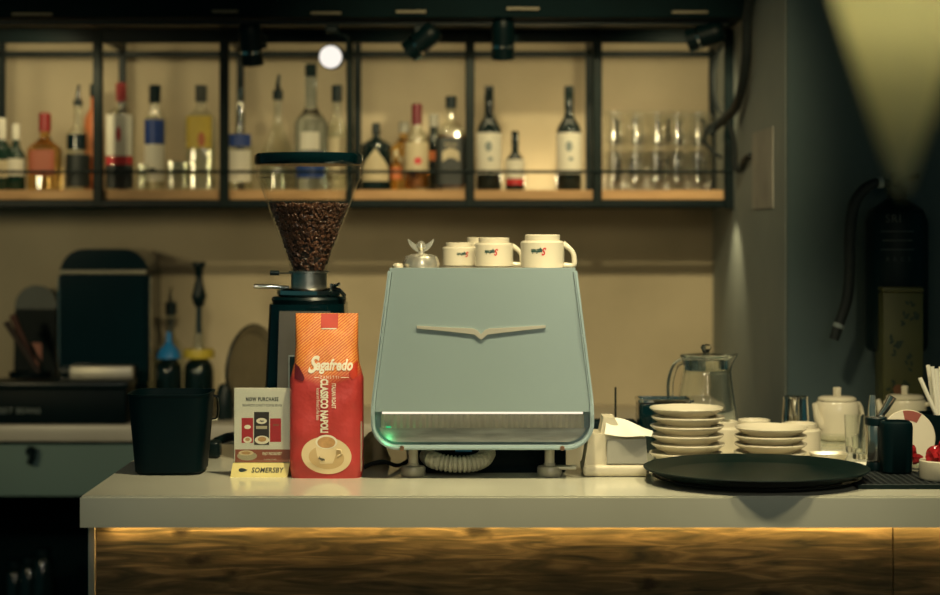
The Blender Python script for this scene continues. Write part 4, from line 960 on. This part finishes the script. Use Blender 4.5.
MB().cyl((mx_(455), .06, mz(452.5)), (mx_(472), .06, mz(452.5)), .006, 12).build('fitting', M['blue'], r, label='small blue fitting')
# corrugated drain hose under the machine
mb = MB(); pts = smooth_path([Vector(p) for p in ((mx_(424), .12, .035), (mx_(432), .055, .030), (mx_(450), .042, .0235), (mx_(470), .045, .0235), (mx_(483), .06, .030), (mx_(488), .085, .040))], 14)[0]
rad_ = [.0165 if i % 3 else .0125 for i in range(len(pts))]
mb.tube(pts, .015, 16, radii=rad_)
tag(mb.build('drain_hose', M['hose'], loc=r.location.copy(), angle=20), 'beige corrugated hose lying beneath the espresso machine', 'hose')
# things on the machine
zt_ = mz(271) + .0021 + CT
mug = root('coffee_mug', (PX(542.5, 3.80), 3.80, zt_ + .001), 'cream coffee mug upside down on the machine, handle at the open corner', 'mug', 'upturned mugs on the espresso machine', rz=-.12)
RM = .0435
MB().lathe([(RM - .004, 0), (RM, .001), (RM, .050), (RM - .003, .0535), (RM - .0085, .054), (RM - .0085, .0645), (RM - .0105, .066), (RM - .013, .0645), (RM - .014, .060), (0, .060)], 48).build('mug_body', M['porcelain'], mug)
MB().tube([(RM - .003, 0, .048), (RM + .007, 0, .041), (RM + .0165, 0, .031), (RM + .0195, 0, .020), (RM + .0195, 0, .006), (RM + .012, 0, .0045), (RM - .002, 0, .006)], .005, 12, sub=5, radii=[.006, .0055, .005, .005, .0055, .005, .005]).build('handle', M['porcelain'], mug)
def mugfn(u, v, a0, z0): 
    a = -PI / 2 + a0 - u / RM; return ((RM + .0006) * math.cos(a), (RM + .0006) * math.sin(a), z0 - v)
g1 = lambda u, v: mugfn(u, v, -.20, .033)
text('egafredo', .0120, lambda u, v: mugfn(u, v, -.18, .0335), M['ink_green'], mug, name='logo', shear=.25, xs=.55, off=.0007)
text('S', .0205, lambda u, v: mugfn(u, v, .18, .0335), M['ink_red'], mug, name='logo', shear=.3, xs=.75, off=.0007)
mug.scale = (.97,) * 3
dup(mug, (PX(494, 3.93), 3.93, zt_ + .001), 'cream coffee mug upside down on the machine, between two other mugs', rz=-.05).scale = (.88, .88, .87)
dup(mug, (PX(459.5, 3.99), 3.995, zt_ + .001), 'cream coffee mug upside down on the machine, nearest the chrome wings', rz=.30).scale = (.80, .80, .71)
dup(mug, (PX(481, 4.05), 4.052, zt_ + .001), 'cream coffee mug mostly hidden behind the middle mug on the machine', rz=1.9).scale = (.84, .84, .86)
wd = root('winged_ornament', (PX(421, 3.82), 3.82, zt_ + .001), 'small chrome dome with spread wings on top of the espresso machine', 'ornament')
kk = 3.82 / F
MB().lathe([(0, 0), (18 * kk, 0), (18.5 * kk, 5 * kk), (16 * kk, 11 * kk), (9 * kk, 13.5 * kk), (4 * kk, 14 * kk), (3 * kk, 17 * kk), (5.2 * kk, 20 * kk), (4.5 * kk, 24 * kk), (2 * kk, 26.5 * kk), (0, 27 * kk)], 36).build('dome', M['ornament'], wd)
for s_ in (-1, 1):
    MB().prism([(s_ * a * kk, b_ * kk) for a, b_ in ((2.5, 15), (7, 17.5), (11, 22), (13.5, 28), (12.5, 28.5), (8, 25), (2.5, 21.5))], -.006, .004).build('wing', M['ornament'], wd, smooth=False)
tag(MB().lathe([(0, 0), (.010, 0), (.0105, .004), (.008, .008), (0, .0095)], 20).build('cream_plug', M['white_plastic'], loc=(PX(398, 3.80), 3.80, zt_ + .001)), 'tiny cream cap beside the chrome wings on the machine', 'plug')

# between bag and machine
r = root('folded_cloth', (PX(371, 3.90), 3.92, CT), 'crumpled beige cloth between the coffee bag and the espresso machine', 'cloth')
def clothp(u, v):
    x = (u - .5) * .075; y = (v - .5) * .09
    e = (1 - abs(2 * u - 1) ** 3) * (1 - abs(2 * v - 1) ** 3)
    return (x, y, .003 + e * (.05 + .008 * math.sin(9 * u + 4 * v) + .007 * math.sin(14 * v - 6 * u)))
MB().grid(24, 24, clothp).build('cloth_fold', M['beige'], r)
tag(MB().tube([(PX(364, 3.80), 3.80, CT + .0045), (PX(372, 3.80), 3.80, CT + .012), (PX(384, 3.80), 3.80, CT + .016), (PX(398, 3.82), 3.82, CT + .006), (PX(410, 3.9), 3.94, CT + .0045)], .004, 10, sub=6).build('power_cable', M['rubber']), 'black cable on the worktop between coffee bag and machine', 'cable')

# ------------------------------------------------------------------ bar top, right side
dn = 3.70
r = root('napkin_dispenser', (PX(618, dn), dn, CT), 'cream napkin dispenser with napkin sticking out beside the espresso machine', 'napkin dispenser')
kn = dn / F
def nx(px): return (px - 618) * kn
def nz(py): return PZ(py, dn) - CT
MB().box((nx(583), -.01, .001), (nx(649), .10, nz(465)), .006, 3).build('base_tray', M['white_plastic'], r)
MB().prism([(nx(584.5), nz(465.3)), (nx(648), nz(465.3)), (nx(646), nz(438)), (nx(640), nz(434)), (nx(589.5), nz(434))], .004, .09).build('housing', M['white_plastic'], r)
MB().prism([(nx(607), nz(463.5)), (nx(647), nz(463.5)), (nx(646), nz(438.5)), (nx(607), nz(440))], -.002, .0035).build('front_plate', M['grey_plastic'], r, smooth=False, label='grey front plate')
MB().prism([(nx(600.5), nz(436)), (nx(604), nz(418)), (nx(615), nz(418)), (nx(624), nz(436))], .012, .082).build('ridge', M['white_plastic'], r)
def nap(u, v):
    x = nx(604 + 47 * u + 3 * v); z = nz(419 + 19 * (u ** 1.15) - 8 * v * u + 16 * (1 - v) * (1 - u) * .9 + 2.0 * math.sin(u * 5 + v * 3))
    return (x, -.012 + .03 * v + .006 * math.sin(u * 7), z)
mb = MB().grid(20, 8, nap); mb.build('napkin', M['paper'], r, label='folded white napkin')

# saucer stacks
def saucer_mesh(R):
    return MB().lathe([(0, .003), (R * .52, .003), (R * .56, 0), (R * .60, 0), (R * .62, .004), (R * .80, .008), (R * .96, .0165), (R, .0195), (R * .985, .0215), (R * .94, .0195), (R * .78, .0115), (R * .58, .0075), (R * .3, .0065), (0, .0065)], 56)
def stack(px, d, R, n, step, where, words):
    first = None
    for i in range(n):
        m_ = PX(px + random.uniform(-1.2, 1.2), d)
        lb = f'{words[n - 1 - i]} cream saucer of the {where}'
        if first is None:
            o = saucer_mesh(R).build('saucer', M['porcelain'], loc=(m_, d, CT)); first = o
        else:
            o = first.copy(); COL.objects.link(o); o.location = (m_, d + random.uniform(-.002, .002), CT + step * i)
        tag(o, lb, 'saucer', 'saucers in the ' + where)
stack(687, 3.92, .0735, 6, .0178, 'taller stack beside the napkin dispenser', ('topmost', 'second from top', 'third from top', 'fourth from top', 'second from bottom', 'bottom'))
stack(771, 3.93, .0725, 4, .0165, 'shorter stack before the cream teapot', ('topmost', 'second from top', 'second from bottom', 'bottom'))
# upturned mugs behind the saucers
G2 = 'upturned mugs behind the saucer stacks'
dup(mug, (PX(754, 4.13), 4.13, CT + .001), 'cream mug upside down behind the shorter saucer stack', rz=1.4, group=G2)
dup(mug, (PX(800, 4.06), 4.06, CT + .001), 'cream mug upside down in front of the steel milk cup', rz=2.4, group=G2)
dup(mug, (PX(724, 4.06), 4.10, CT + .001), 'cream mug upside down in the gap between the two saucer stacks', rz=1.4, group=G2)
# black box with chrome rim behind the saucers
r = root('knock_bin', (PX(664, 4.12), 4.12, CT), 'glossy black box with chrome rim behind the taller saucer stack', 'box')
hk = PZ(400, 4.07) - CT
MB().box((-.056, -.05, 0), (.056, .05, hk - .006), .008, 3).build('box_body', M['gloss_black'], r)
MB().rings([[(x, y, hk - .0055) for x, y in rrect(-.058, .058, -.052, .052, .01)], [(x, y, hk) for x, y in rrect(-.058, .058, -.052, .052, .01)], [(x, y, hk) for x, y in rrect(-.052, .052, -.046, .046, .008)], [(x, y, hk - .004) for x, y in rrect(-.052, .052, -.046, .046, .008)]]).build('rim', M['chrome'], r)
r = root('wireless_router', (PX(612, 4.15), 4.15, CT), 'low black box with one thin upright rod behind the napkin dispenser', 'box')
MB().box((-.05, -.03, 0), (.05, .03, PZ(421, 4.12) - CT), .005, 2).build('box_body', M['black_matte'], r)
MB().cyl((PX(615.5, 4.15) - r.location.x, .0, PZ(421, 4.12) - CT), (PX(615.5, 4.15) - r.location.x, 0, PZ(387, 4.15) - CT), .0022, 10).build('rod', M['black_metal'], r)

# glass pitcher
dp = 4.17
r = root('glass_pitcher', (PX(706, dp), dp, CT), 'clear glass water pitcher with lid behind the saucer stacks', 'pitcher')
kp = dp / F
def pz(py): return PZ(py, dp) - CT
RO = [(32, 441), (33, 436), (31.5, 420), (27, 390), (23.5, 372), (22.8, 366), (24, 360), (25, 356)]
po = [(a * kp, pz(b_)) for a, b_ in RO]
def spout(mb_):
    for v in mb_.bm.verts:
        z = v.co.z
        if z > pz(376) and v.co.x > 0:
            t = (z - pz(376)) / (pz(352) - pz(376)); c_ = max(0, v.co.x / (math.hypot(v.co.x, v.co.y) + 1e-6)) ** 6
            v.co.x += c_ * t * 9 * kp; v.co.z += c_ * t * 3 * kp
mb = MB().lathe([(0, pz(441))] + po + [(a - .003, z_) for a, z_ in reversed(po[2:])] + [(29 * kp, pz(435)), (0, pz(434))], 48); spout(mb)
mb.build('pitcher_body', M['pitcher_glass'], r)
MB().tube([(-24 * kp, 0, pz(361)), (-31 * kp, 0, pz(366)), (-35.5 * kp, 0, pz(380)), (-36 * kp, 0, pz(395)), (-33.5 * kp, 0, pz(410)), (-29 * kp, 0, pz(414))], .0075, 12, sub=5).build('handle', M['pitcher_glass'], r)
mb = MB().lathe([(20 * kp, pz(370)), (21.3 * kp, pz(370)), (21.5 * kp, pz(359.5)), (25 * kp, pz(358)), (26 * kp, pz(356.5)), (25.4 * kp, pz(354.5)), (12 * kp, pz(353.5)), (3 * kp, pz(353)), (0, pz(353)), (0, pz(354.8)), (12 * kp, pz(355.2)), (19.6 * kp, pz(356.5)), (20 * kp, pz(370))], 40)
mb.build('pitcher_lid', M['pitcher_glass'], r)
MB().lathe([(0, pz(353)), (2.6 * kp, pz(352.8)), (4 * kp, pz(351)), (5.6 * kp, pz(347.5)), (4 * kp, pz(344.6)), (0, pz(343.8))], 20).build('lid_knob', M['pitcher_glass'], r)
MB().lathe([(20.5 * kp, pz(373)), (23.4 * kp, pz(372)), (23.4 * kp, pz(369)), (20.5 * kp, pz(368))], 40).build('lid_collar', M['glass'], r)

# steel milk cup
tag(MB().lathe([(0, .001), (.0290, 0), (.0300, .004), (.0285, .06), (.0262, .098), (.0268, PZ(397, 4.2) - CT), (.0250, PZ(397, 4.2) - CT), (.0245, .09), (.026, .01), (0, .008)], 40).build('milk_cup', M['chrome'], loc=(PX(795.5, 4.22), 4.22, CT)),
    'shiny steel milk cup behind the upturned cream mug', 'cup')

# teapots
def teapot(px, d, s, label, rz):
    o = root('teapot', (PX(px, d), d, CT), label, 'teapot', 'cream teapots', rz)
    MB().lathe([(0, .001), (.036, 0), (.043, .006), (.0465, .03), (.0475, .06), (.0465, .082), (.043, .087), (.0405, .087), (.040, .08), (.041, .02), (0, .012)], 48).build('pot_body', M['porcelain'], o)
    lid = MB().lathe([(0, .0872), (.0395, .0872), (.0415, .089), (.0415, .093), (.036, .0965), (.010, .098), (0, .098)], 48).build('lid', M['porcelain'], o)
    MB().box((-.0065, -.0065, .0975), (.0065, .0065, .117), .0015, 2).build('lid_knob', M['porcelain'], lid)
    MB().tube([(-.040, 0, .035), (-.052, 0, .050), (-.058, 0, .070), (-.062, 0, .084)], .008, 14, sub=4, radii=[.013, .009, .007, .0055]).build('spout', M['porcelain'], o)
    MB().tube([(.042, 0, .075), (.060, 0, .078), (.070, 0, .055), (.062, 0, .030), (.042, 0, .022)], .005, 12, sub=5).build('handle', M['porcelain'], o)
    return o
tp = teapot(837, 4.32, 1, 'cream teapot with square lid knob beside the steel milk cup', 0.5)
dup(tp, (PX(905, 4.36), 4.36, CT), 'cream teapot behind the round white disc and black cup', rz=-.5)
# glasses before the teapot
def tumbler(px, d, R, h, label, m='pitcher_glass', nm='tumbler', cut=0):
    mb = MB().lathe([(0, .001), (R * .82, 0), (R * .86, .003), (R, h), (R * .94, h), (R * .80, .012), (0, .010)], 28)
    return tag(mb.build(nm, M[m], loc=(PX(px, d), d, CT)), label, 'glass')
tumbler(855, 4.10, .0225, PZ(415, 4.1) - CT, 'small clear tumbler in front of the cream teapot')
tumbler(860, 3.98, .017, .045, 'small cut glass pot beside the chrome dispenser', 'pitcher_glass', 'glass_pot')
tag(MB().lathe([(0, .001), (.024, 0), (.026, .004), (.031, .028), (.0285, .028), (.024, .007), (0, .006)], 36).build('glass_bowl', M['glass'], loc=(PX(834, 4.16), 4.17, CT)), 'shallow clear glass bowl at the foot of the cream teapot', 'bowl')
tag(MB().rings([[(x, y, 0) for x, y in rrect(-.030, .030, -.024, .024, .008)], [(x, y, .012) for x, y in rrect(-.037, .037, -.030, .030, .010)], [(x, y, .012) for x, y in rrect(-.034, .034, -.027, .027, .009)], [(x, y, .004) for x, y in rrect(-.028, .028, -.022, .022, .008)]]).build('small_dish', M['porcelain'], loc=(PX(829, 3.97), 3.98, CT)), 'small rectangular cream dish between the teapot and the black tray', 'dish')
tag(MB().box((-.022, -.02, 0), (.022, .02, .006), .0025, 2).build('sugar_packet', M['paper'], loc=(PX(860, 3.84), 3.86, CT)), 'white paper packet lying beyond the tray edge near the chrome dispenser', 'packet')

# trays near the front edge
dt = 3.622; xt = PX(756, dt)
def tray(name, R, x, y, z, label, zs=1.0):
    o = root(name, (x, y, z), label, 'tray', 'stacked black trays')
    MB().lathe([(a, b * zs) for a, b in [(0, .0), (R * .84, 0), (R * .87, .002), (R * .985, .0125), (R, .0145), (R, .0160), (R * .985, .0160), (R * .86, .005), (R * .83, .0035), (0, .0035)]], 96).build('tray_dish', M['tray'], o)
    MB().lathe([(a, b * zs) for a, b in [(R * .998, .0148), (R * 1.004, .0158), (R * .998, .0168), (R * .990, .0162)]], 96).build('rim', M['frame_metal'], o)
    return o
tray('serving_tray', .192, xt + .004, dt + .02, CT, 'lower black round tray peeking out beneath the other tray', .6)
tray('serving_tray', .2065, xt, dt, CT + .0115, 'upper black round serving tray overhanging the bar edge')
# rubber bar mat
r = root('bar_mat', (PX(910, 3.6), 3.6, CT), 'black ribbed rubber bar mat at the bar edge under the cups', 'bar mat')
mb = MB().box((PX(850, 3.6) - r.location.x, -.075, 0), (.50, .20, .004))
for i in range(40):
    x = PX(850, 3.6) - r.location.x + .006 + i * .0125
    if x < .49: mb.box((x, -.065, .0035), (x + .005, .19, .0075))
for i in range(21):
    y = -.065 + i * .0125; mb.box((PX(850, 3.6) - r.location.x + .004, y, .0035), (.495, y + .004, .0065))
mb.build('mat_sheet', M['rubber'], r, smooth=False)
MB().box((PX(849, 3.6) - r.location.x, -.080, 0), (.51, -.0755, .009), .001, 1).build('mat_edge', M['frame_metal'], r)
ZM = CT + .0078
# chrome dispenser with two spouts
dq = 3.74
r = root('chrome_dispenser', (PX(876, dq), dq, ZM), 'chrome cylinder with two short spouts standing on the bar mat', 'dispenser')
kq = dq / F
def qx(px): return (px - 876) * kq
def qz(py): return PZ(py, dq) - ZM
MB().lathe([(0, 0), (.019, 0), (.020, .004), (.017, .016), (0, .018)], 28).build('foot', M['black_plastic'], r)
MB().lathe([(0, .0185), (.0185, .0185), (.0195, .022), (.0195, qz(419)), (.017, qz(416)), (0, qz(416))], 36).build('barrel', M['chrome_soft'], r)
MB().lathe([(.0198, qz(425)), (.0215, qz(424)), (.0215, qz(418)), (.0198, qz(417))], 36).build('collar', M['black_plastic'], r)
MB().tube([(qx(872), 0, qz(416.5)), (qx(872), 0, qz(408)), (qx(872.5), 0, qz(395))], .007, 16, radii=[.0085, .0078, .0055]).build('spout', M['chrome_soft'], r)
MB().tube([(qx(880), 0, qz(416.5)), (qx(886), -.003, qz(408)), (qx(892), -.006, qz(396.5))], .007, 16, radii=[.007, .0075, .0085]).build('spout', M['chrome_soft'], r)
MB().tube([(.012, -.018, .02), (.02, -.028, .012), (.036, -.034, .004)], .004, 10).build('tap', M['chrome_soft'], r)
# black cup
dk = 3.70
tag(MB().lathe([(0, 0), (.0265, 0), (.0285, .003), (.0300, PZ(427, dk) - ZM), (.0285, PZ(422.5, dk) - ZM), (.024, PZ(420.5, dk) - ZM), (.021, PZ(421, dk) - ZM), (.020, .06), (0, .05)], 36, sq=3, rmin=0).build('black_cup', M['black_matte'], loc=(PX(896, dk), dk, ZM)),
    'plain black straight-sided cup beside the chrome dispenser', 'cup')
# round disc standing on edge
r = root('round_disc', (PX(909, 3.80), 3.815, ZM), 'round white disc with brick red mark standing on edge behind black cup', 'disc')
Rd = 27.5 * 3.8 / F
q = Matrix.Translation((0, 0, Rd)) @ Matrix.Rotation(PI / 2 - .18, 4, 'X')
MB().lathe([(0, 0), (Rd * .97, 0), (Rd, .002), (Rd, .008), (Rd * .97, .010), (0, .010)], 56, mtx=q).build('disc_plate', M['porcelain'], r)
def wedge(u, v):
    a = math.radians(100 - 42 * u); rr = Rd * (.60 + .37 * v); return q @ Vector((rr * math.cos(a), rr * math.sin(a), .0104))
MB().grid(10, 2, wedge).build('printed_mark', M['disc_red'], r)
# red wrappers behind the ramekin
for i, (px, py, d_, rx) in enumerate(((912, 446, 3.73, .5), (922, 449, 3.725, -.3), (905, 452, 3.75, .2))):
    pass
r = root('sweet_bowl', (PX(912, 3.725), 3.73, ZM), 'low clear bowl of red wrappers behind the black cup', 'bowl')
MB().lathe([(0, .001), (.016, 0), (.019, .003), (.026, .026), (.024, .026), (.018, .006), (0, .005)], 32).build('bowl_body', M['glass'], r)
def lump(mb, c, s, seed):
    rd = random.Random(seed); b0 = bmesh.ops.create_icosphere(mb.bm, subdivisions=2, radius=1.0)
    for v in b0['verts']:
        k_ = 1 + rd.uniform(-.28, .28); v.co = Vector((v.co.x * s[0] * k_, v.co.y * s[1] * k_, v.co.z * s[2] * k_)) + Vector(c)
    return mb
def wrapper(c, s, seed, label, grp):
    tag(lump(MB(), (0, 0, 0), s, seed).build('red_wrapper', M['red_gloss'], loc=c, smooth=False), label, 'wrapper', grp)
b0 = r.location
for i, (dx, dy, dz, lb) in enumerate(((-.010, 0, .022, 'shiny red wrapper in the clear bowl, close to the black cup'), (.009, -.004, .022, 'shiny red wrapper in the clear bowl, close to the white pot'), (0, .006, .038, 'shiny red wrapper heaped on top in the clear bowl'))):
    wrapper((b0.x + dx, b0.y + dy, b0.z + dz), (.011, .010, .010), i, lb, 'red wrappers in the clear bowl')
dr = 3.60
r = root('ramekin', (PX(943, dr), dr, ZM), 'white ramekin of red wrappers at the corner of the bar mat', 'ramekin')
MB().lathe([(0, .001), (.040, 0), (.0425, .004), (.0430, .034), (.041, .036), (.039, .034), (.038, .008), (0, .006)], 44).build('ramekin_bowl', M['porcelain'], r)
b0 = r.location
for i, (dx, dy, dz, lb) in enumerate(((-.022, -.010, .042, 'red wrapper in the white ramekin, next to the black cup'), (-.004, -.016, .044, 'red wrapper in the white ramekin, nearest the viewer'), (.016, -.008, .045, 'red wrapper in the white ramekin, cut by the frame'), (-.012, .014, .046, 'red wrapper at the back of the white ramekin'), (.006, .004, .058, 'red wrapper heaped highest in the white ramekin'))):
    wrapper((b0.x + dx, b0.y + dy, b0.z + dz), (.014, .013, .014), 10 + i, lb, 'red wrappers in the ramekin')
# straw holder
dh = 3.93
r = root('straw_holder', (PX(943, dh), dh, CT), 'black straw holder behind the white ramekin', 'holder')
hs = PZ(413, dh) - CT
MB().lathe([(0, 0), (.040, 0), (.042, .004), (.0485, hs), (.045, hs), (.039, .008), (0, .006)], 36, sq=4, rmin=0).build('holder_body', M['black_matte'], r)
pr = None
rd = random.Random(3)
for i in range(14):
    if i == 0: a, b_ = P(935.5, 413, dh - .02), P(920, 378, dh - .02)
    else:
        bx = 930 + (i % 7) * 4.2; yy = dh - .015 + (i // 7) * .02
        a, b_ = P(935 + (i % 7) * 2.5, 413, yy), P(bx - 2, 366 + rd.uniform(-1, 6) + (4 if i % 3 == 0 else 0), yy)
    dirv = (b_ - a); base = a - dirv.normalized() * .085
    L_ = (b_ - base).length
    if pr is None:
        pr = MB().lathe([(0, 0), (.0042, 0), (.0042, L_), (.0034, L_), (.0032, L_ - .01), (0, L_ - .01)], 12).build('paper_straw', M['paper']); o = pr; L0 = L_
    else: o = pr.copy(); COL.objects.link(o)
    o.location = base; o.rotation_euler = dirv.to_track_quat('Z', 'Y').to_euler(); 
    o.scale = (1, 1, L_ / L0)
    if i == 0: tag(o, 'single white straw leaning out of the black holder, apart from the bundle', 'straw', 'straws in the black holder')
    else: tag(o, 'white straw packed in the upright bundle of the black holder', 'straw', 'straws in the black holder')

# ------------------------------------------------------------------ right wall: floral tin, extinguisher with hose
r = root('floral_tin', (PX(899, 4.50), 4.50, CT), 'tall olive tin printed with dark flowers behind the second teapot', 'tin')
ht = PZ(287, 4.46) - CT
MB().box((-.046, -.045, 0), (.046, .045, ht - .012), .004, 2).build('tin_body', M['tin'], r)
MB().box((-.047, -.046, ht - .0115), (.047, .046, ht), .004, 2).build('lid', M['tin'], r)
rd = random.Random(5); mb = MB()
for cx, cz, n_, sp in ((.012, .27, 14, .022), (-.022, .20, 10, .018), (-.012, .10, 14, .024), (.02, .06, 10, .02), (.02, .16, 6, .015)):
    for i in range(n_):
        a = rd.uniform(0, 2 * PI); q_ = rd.random() ** .5 * sp; x, z = cx + q_ * math.cos(a), cz + q_ * math.sin(a) * 1.3; t = rd.uniform(0, PI)
        mb.disc(lambda r_, b_: (max(-.042, min(.042, x + .006 * r_ * math.cos(b_) * math.cos(t) - .003 * r_ * math.sin(b_) * math.sin(t))), -.0456 - .00002 * i, z + .006 * r_ * math.cos(b_) * math.sin(t) + .003 * r_ * math.sin(b_) * math.cos(t)), 1, 10)
mb.build('leaf_print', M['tin_leaf'], r, smooth=False)
MB().disc(lambda r_, b_: (-.012 + .012 * r_ * math.cos(b_), -.0465, .10 + .012 * r_ * math.sin(b_)), 1, 16).build('flower_print', M['tin_flower'], r, smooth=False)

r = root('fire_extinguisher', (PX(897, 4.55), 4.555, PZ(352, 4.5)), 'black extinguisher with a curved hose hung on the dark wall', 'fire extinguisher')
ke = 4.52 / F
def ez(py): return PZ(py, 4.52) - r.location.z
def ex(px): return PX(px, 4.52) - r.location.x
RE = .072
MB().lathe([(0, .004), (RE * .9, 0), (RE, .012), (RE, ez(222)), (RE * .85, ez(210)), (RE * .45, ez(202)), (RE * .3, ez(198)), (0, ez(198))], 40).build('cylinder', M['black_metal'], r)
mb = MB().box((-.02, -.02, ez(198)), (.02, .02, ez(186)), .004, 2); mb.box((-.012, -.012, ez(186)), (.012, .012, ez(172)), .003, 1); mb.tube([(-.01, 0, ez(180)), (.05, -.01, ez(176))], .007, 8)
mb.build('valve', M['black_metal'], r)
MB().tube([(ex(892), -.0, ez(183)), (ex(880), -.02, ez(182)), (ex(866), -.02, ez(189)), (ex(855), -.02, ez(206)), (ex(851), -.02, ez(235)), (ex(851), -.02, ez(268)), (ex(848), -.02, ez(300)), (ex(841), -.02, ez(322)), (ex(835), -.02, ez(340))], .0125, 14, sub=6, radii=[.009, .010, .0125, .013, .013, .013, .0125, .012, .011]).build('hose', M['rubber'], r)
for a_, b_ in (((ex(840.6), -.02, ez(324)), (ex(839), -.02, ez(328))), ((ex(884), -.018, ez(182)), (ex(879), -.02, ez(182.3)))):
    MB().cyl(a_, b_, .0135, 14).build('hose_band', M['ink_grey'], r, label='pale hose band')
MB().box((-.03, .072, ez(300)), (.03, .0835, ez(230)), .002, 1).build('wall_bracket', M['black_metal'], r)
def exl(u, v, px, py):
    a = -PI / 2 + (ex(px) + u) / RE; return ((RE + .0007) * math.cos(a), (RE + .0007) * math.sin(a), ez(py) + v)
text('SRI', .026, lambda u, v: exl(u, v, 890, 219), M['ink_faint'], r, spacing=1.1)
for py, ww in ((232, 34), (241, 30), (250, 34)):
    MB().grid(12, 1, lambda u, v: exl((u - .5) * ww * ke, v * 1.2 * ke, 894, py)).build('print', M['ink_faint'], r)
text('A  B  C  E', .014, lambda u, v: exl(u, v, 895, 259), M['ink_faint'], r)

# ------------------------------------------------------------------ hanging lamp in the near foreground
dl = 1.25
kl = dl / F
r = root('pendant_lamp', (PX(902, dl), dl, PZ(196, dl)), 'blurred pale olive cone lamp hanging point down close to the viewer', 'pendant lamp')
MB().lathe([(0, 0), (.003, .003), (72 * kl, 212 * kl), (105 * kl, 310 * kl), (103 * kl, 310 * kl), (70 * kl, 212 * kl), (.004, .02), (0, .018)], 48).build('lamp_shade', M['lampshade'], r)
mb = MB()
for a in (0, 2 * PI / 3, 4 * PI / 3): mb.cyl((115 * kl * math.cos(a), 115 * kl * math.sin(a), 309 * kl), (0, 0, 420 * kl), .0015, 8)
mb.cyl((0, 0, 420 * kl), (0, 0, 3.0 - r.location.z), .003, 8)
mb.build('cord', M['rubber'], r)
MB().lathe([(0, 228 * kl), (.014, 234 * kl), (.014, 255 * kl), (.008, 272 * kl), (0, 272 * kl)], 20).build('bulb', M['lamp_lens'], r)
pl_ = bpy.data.lights.new('pendant_bulb', 'POINT'); pl_.energy = 0.21; pl_.color = (1.0, 0.88, 0.55); pl_.shadow_soft_size = 0.012
po_ = bpy.data.objects.new('pendant_bulb', pl_); COL.objects.link(po_); po_.parent = r; po_.location = (0, 0, 205 * kl)
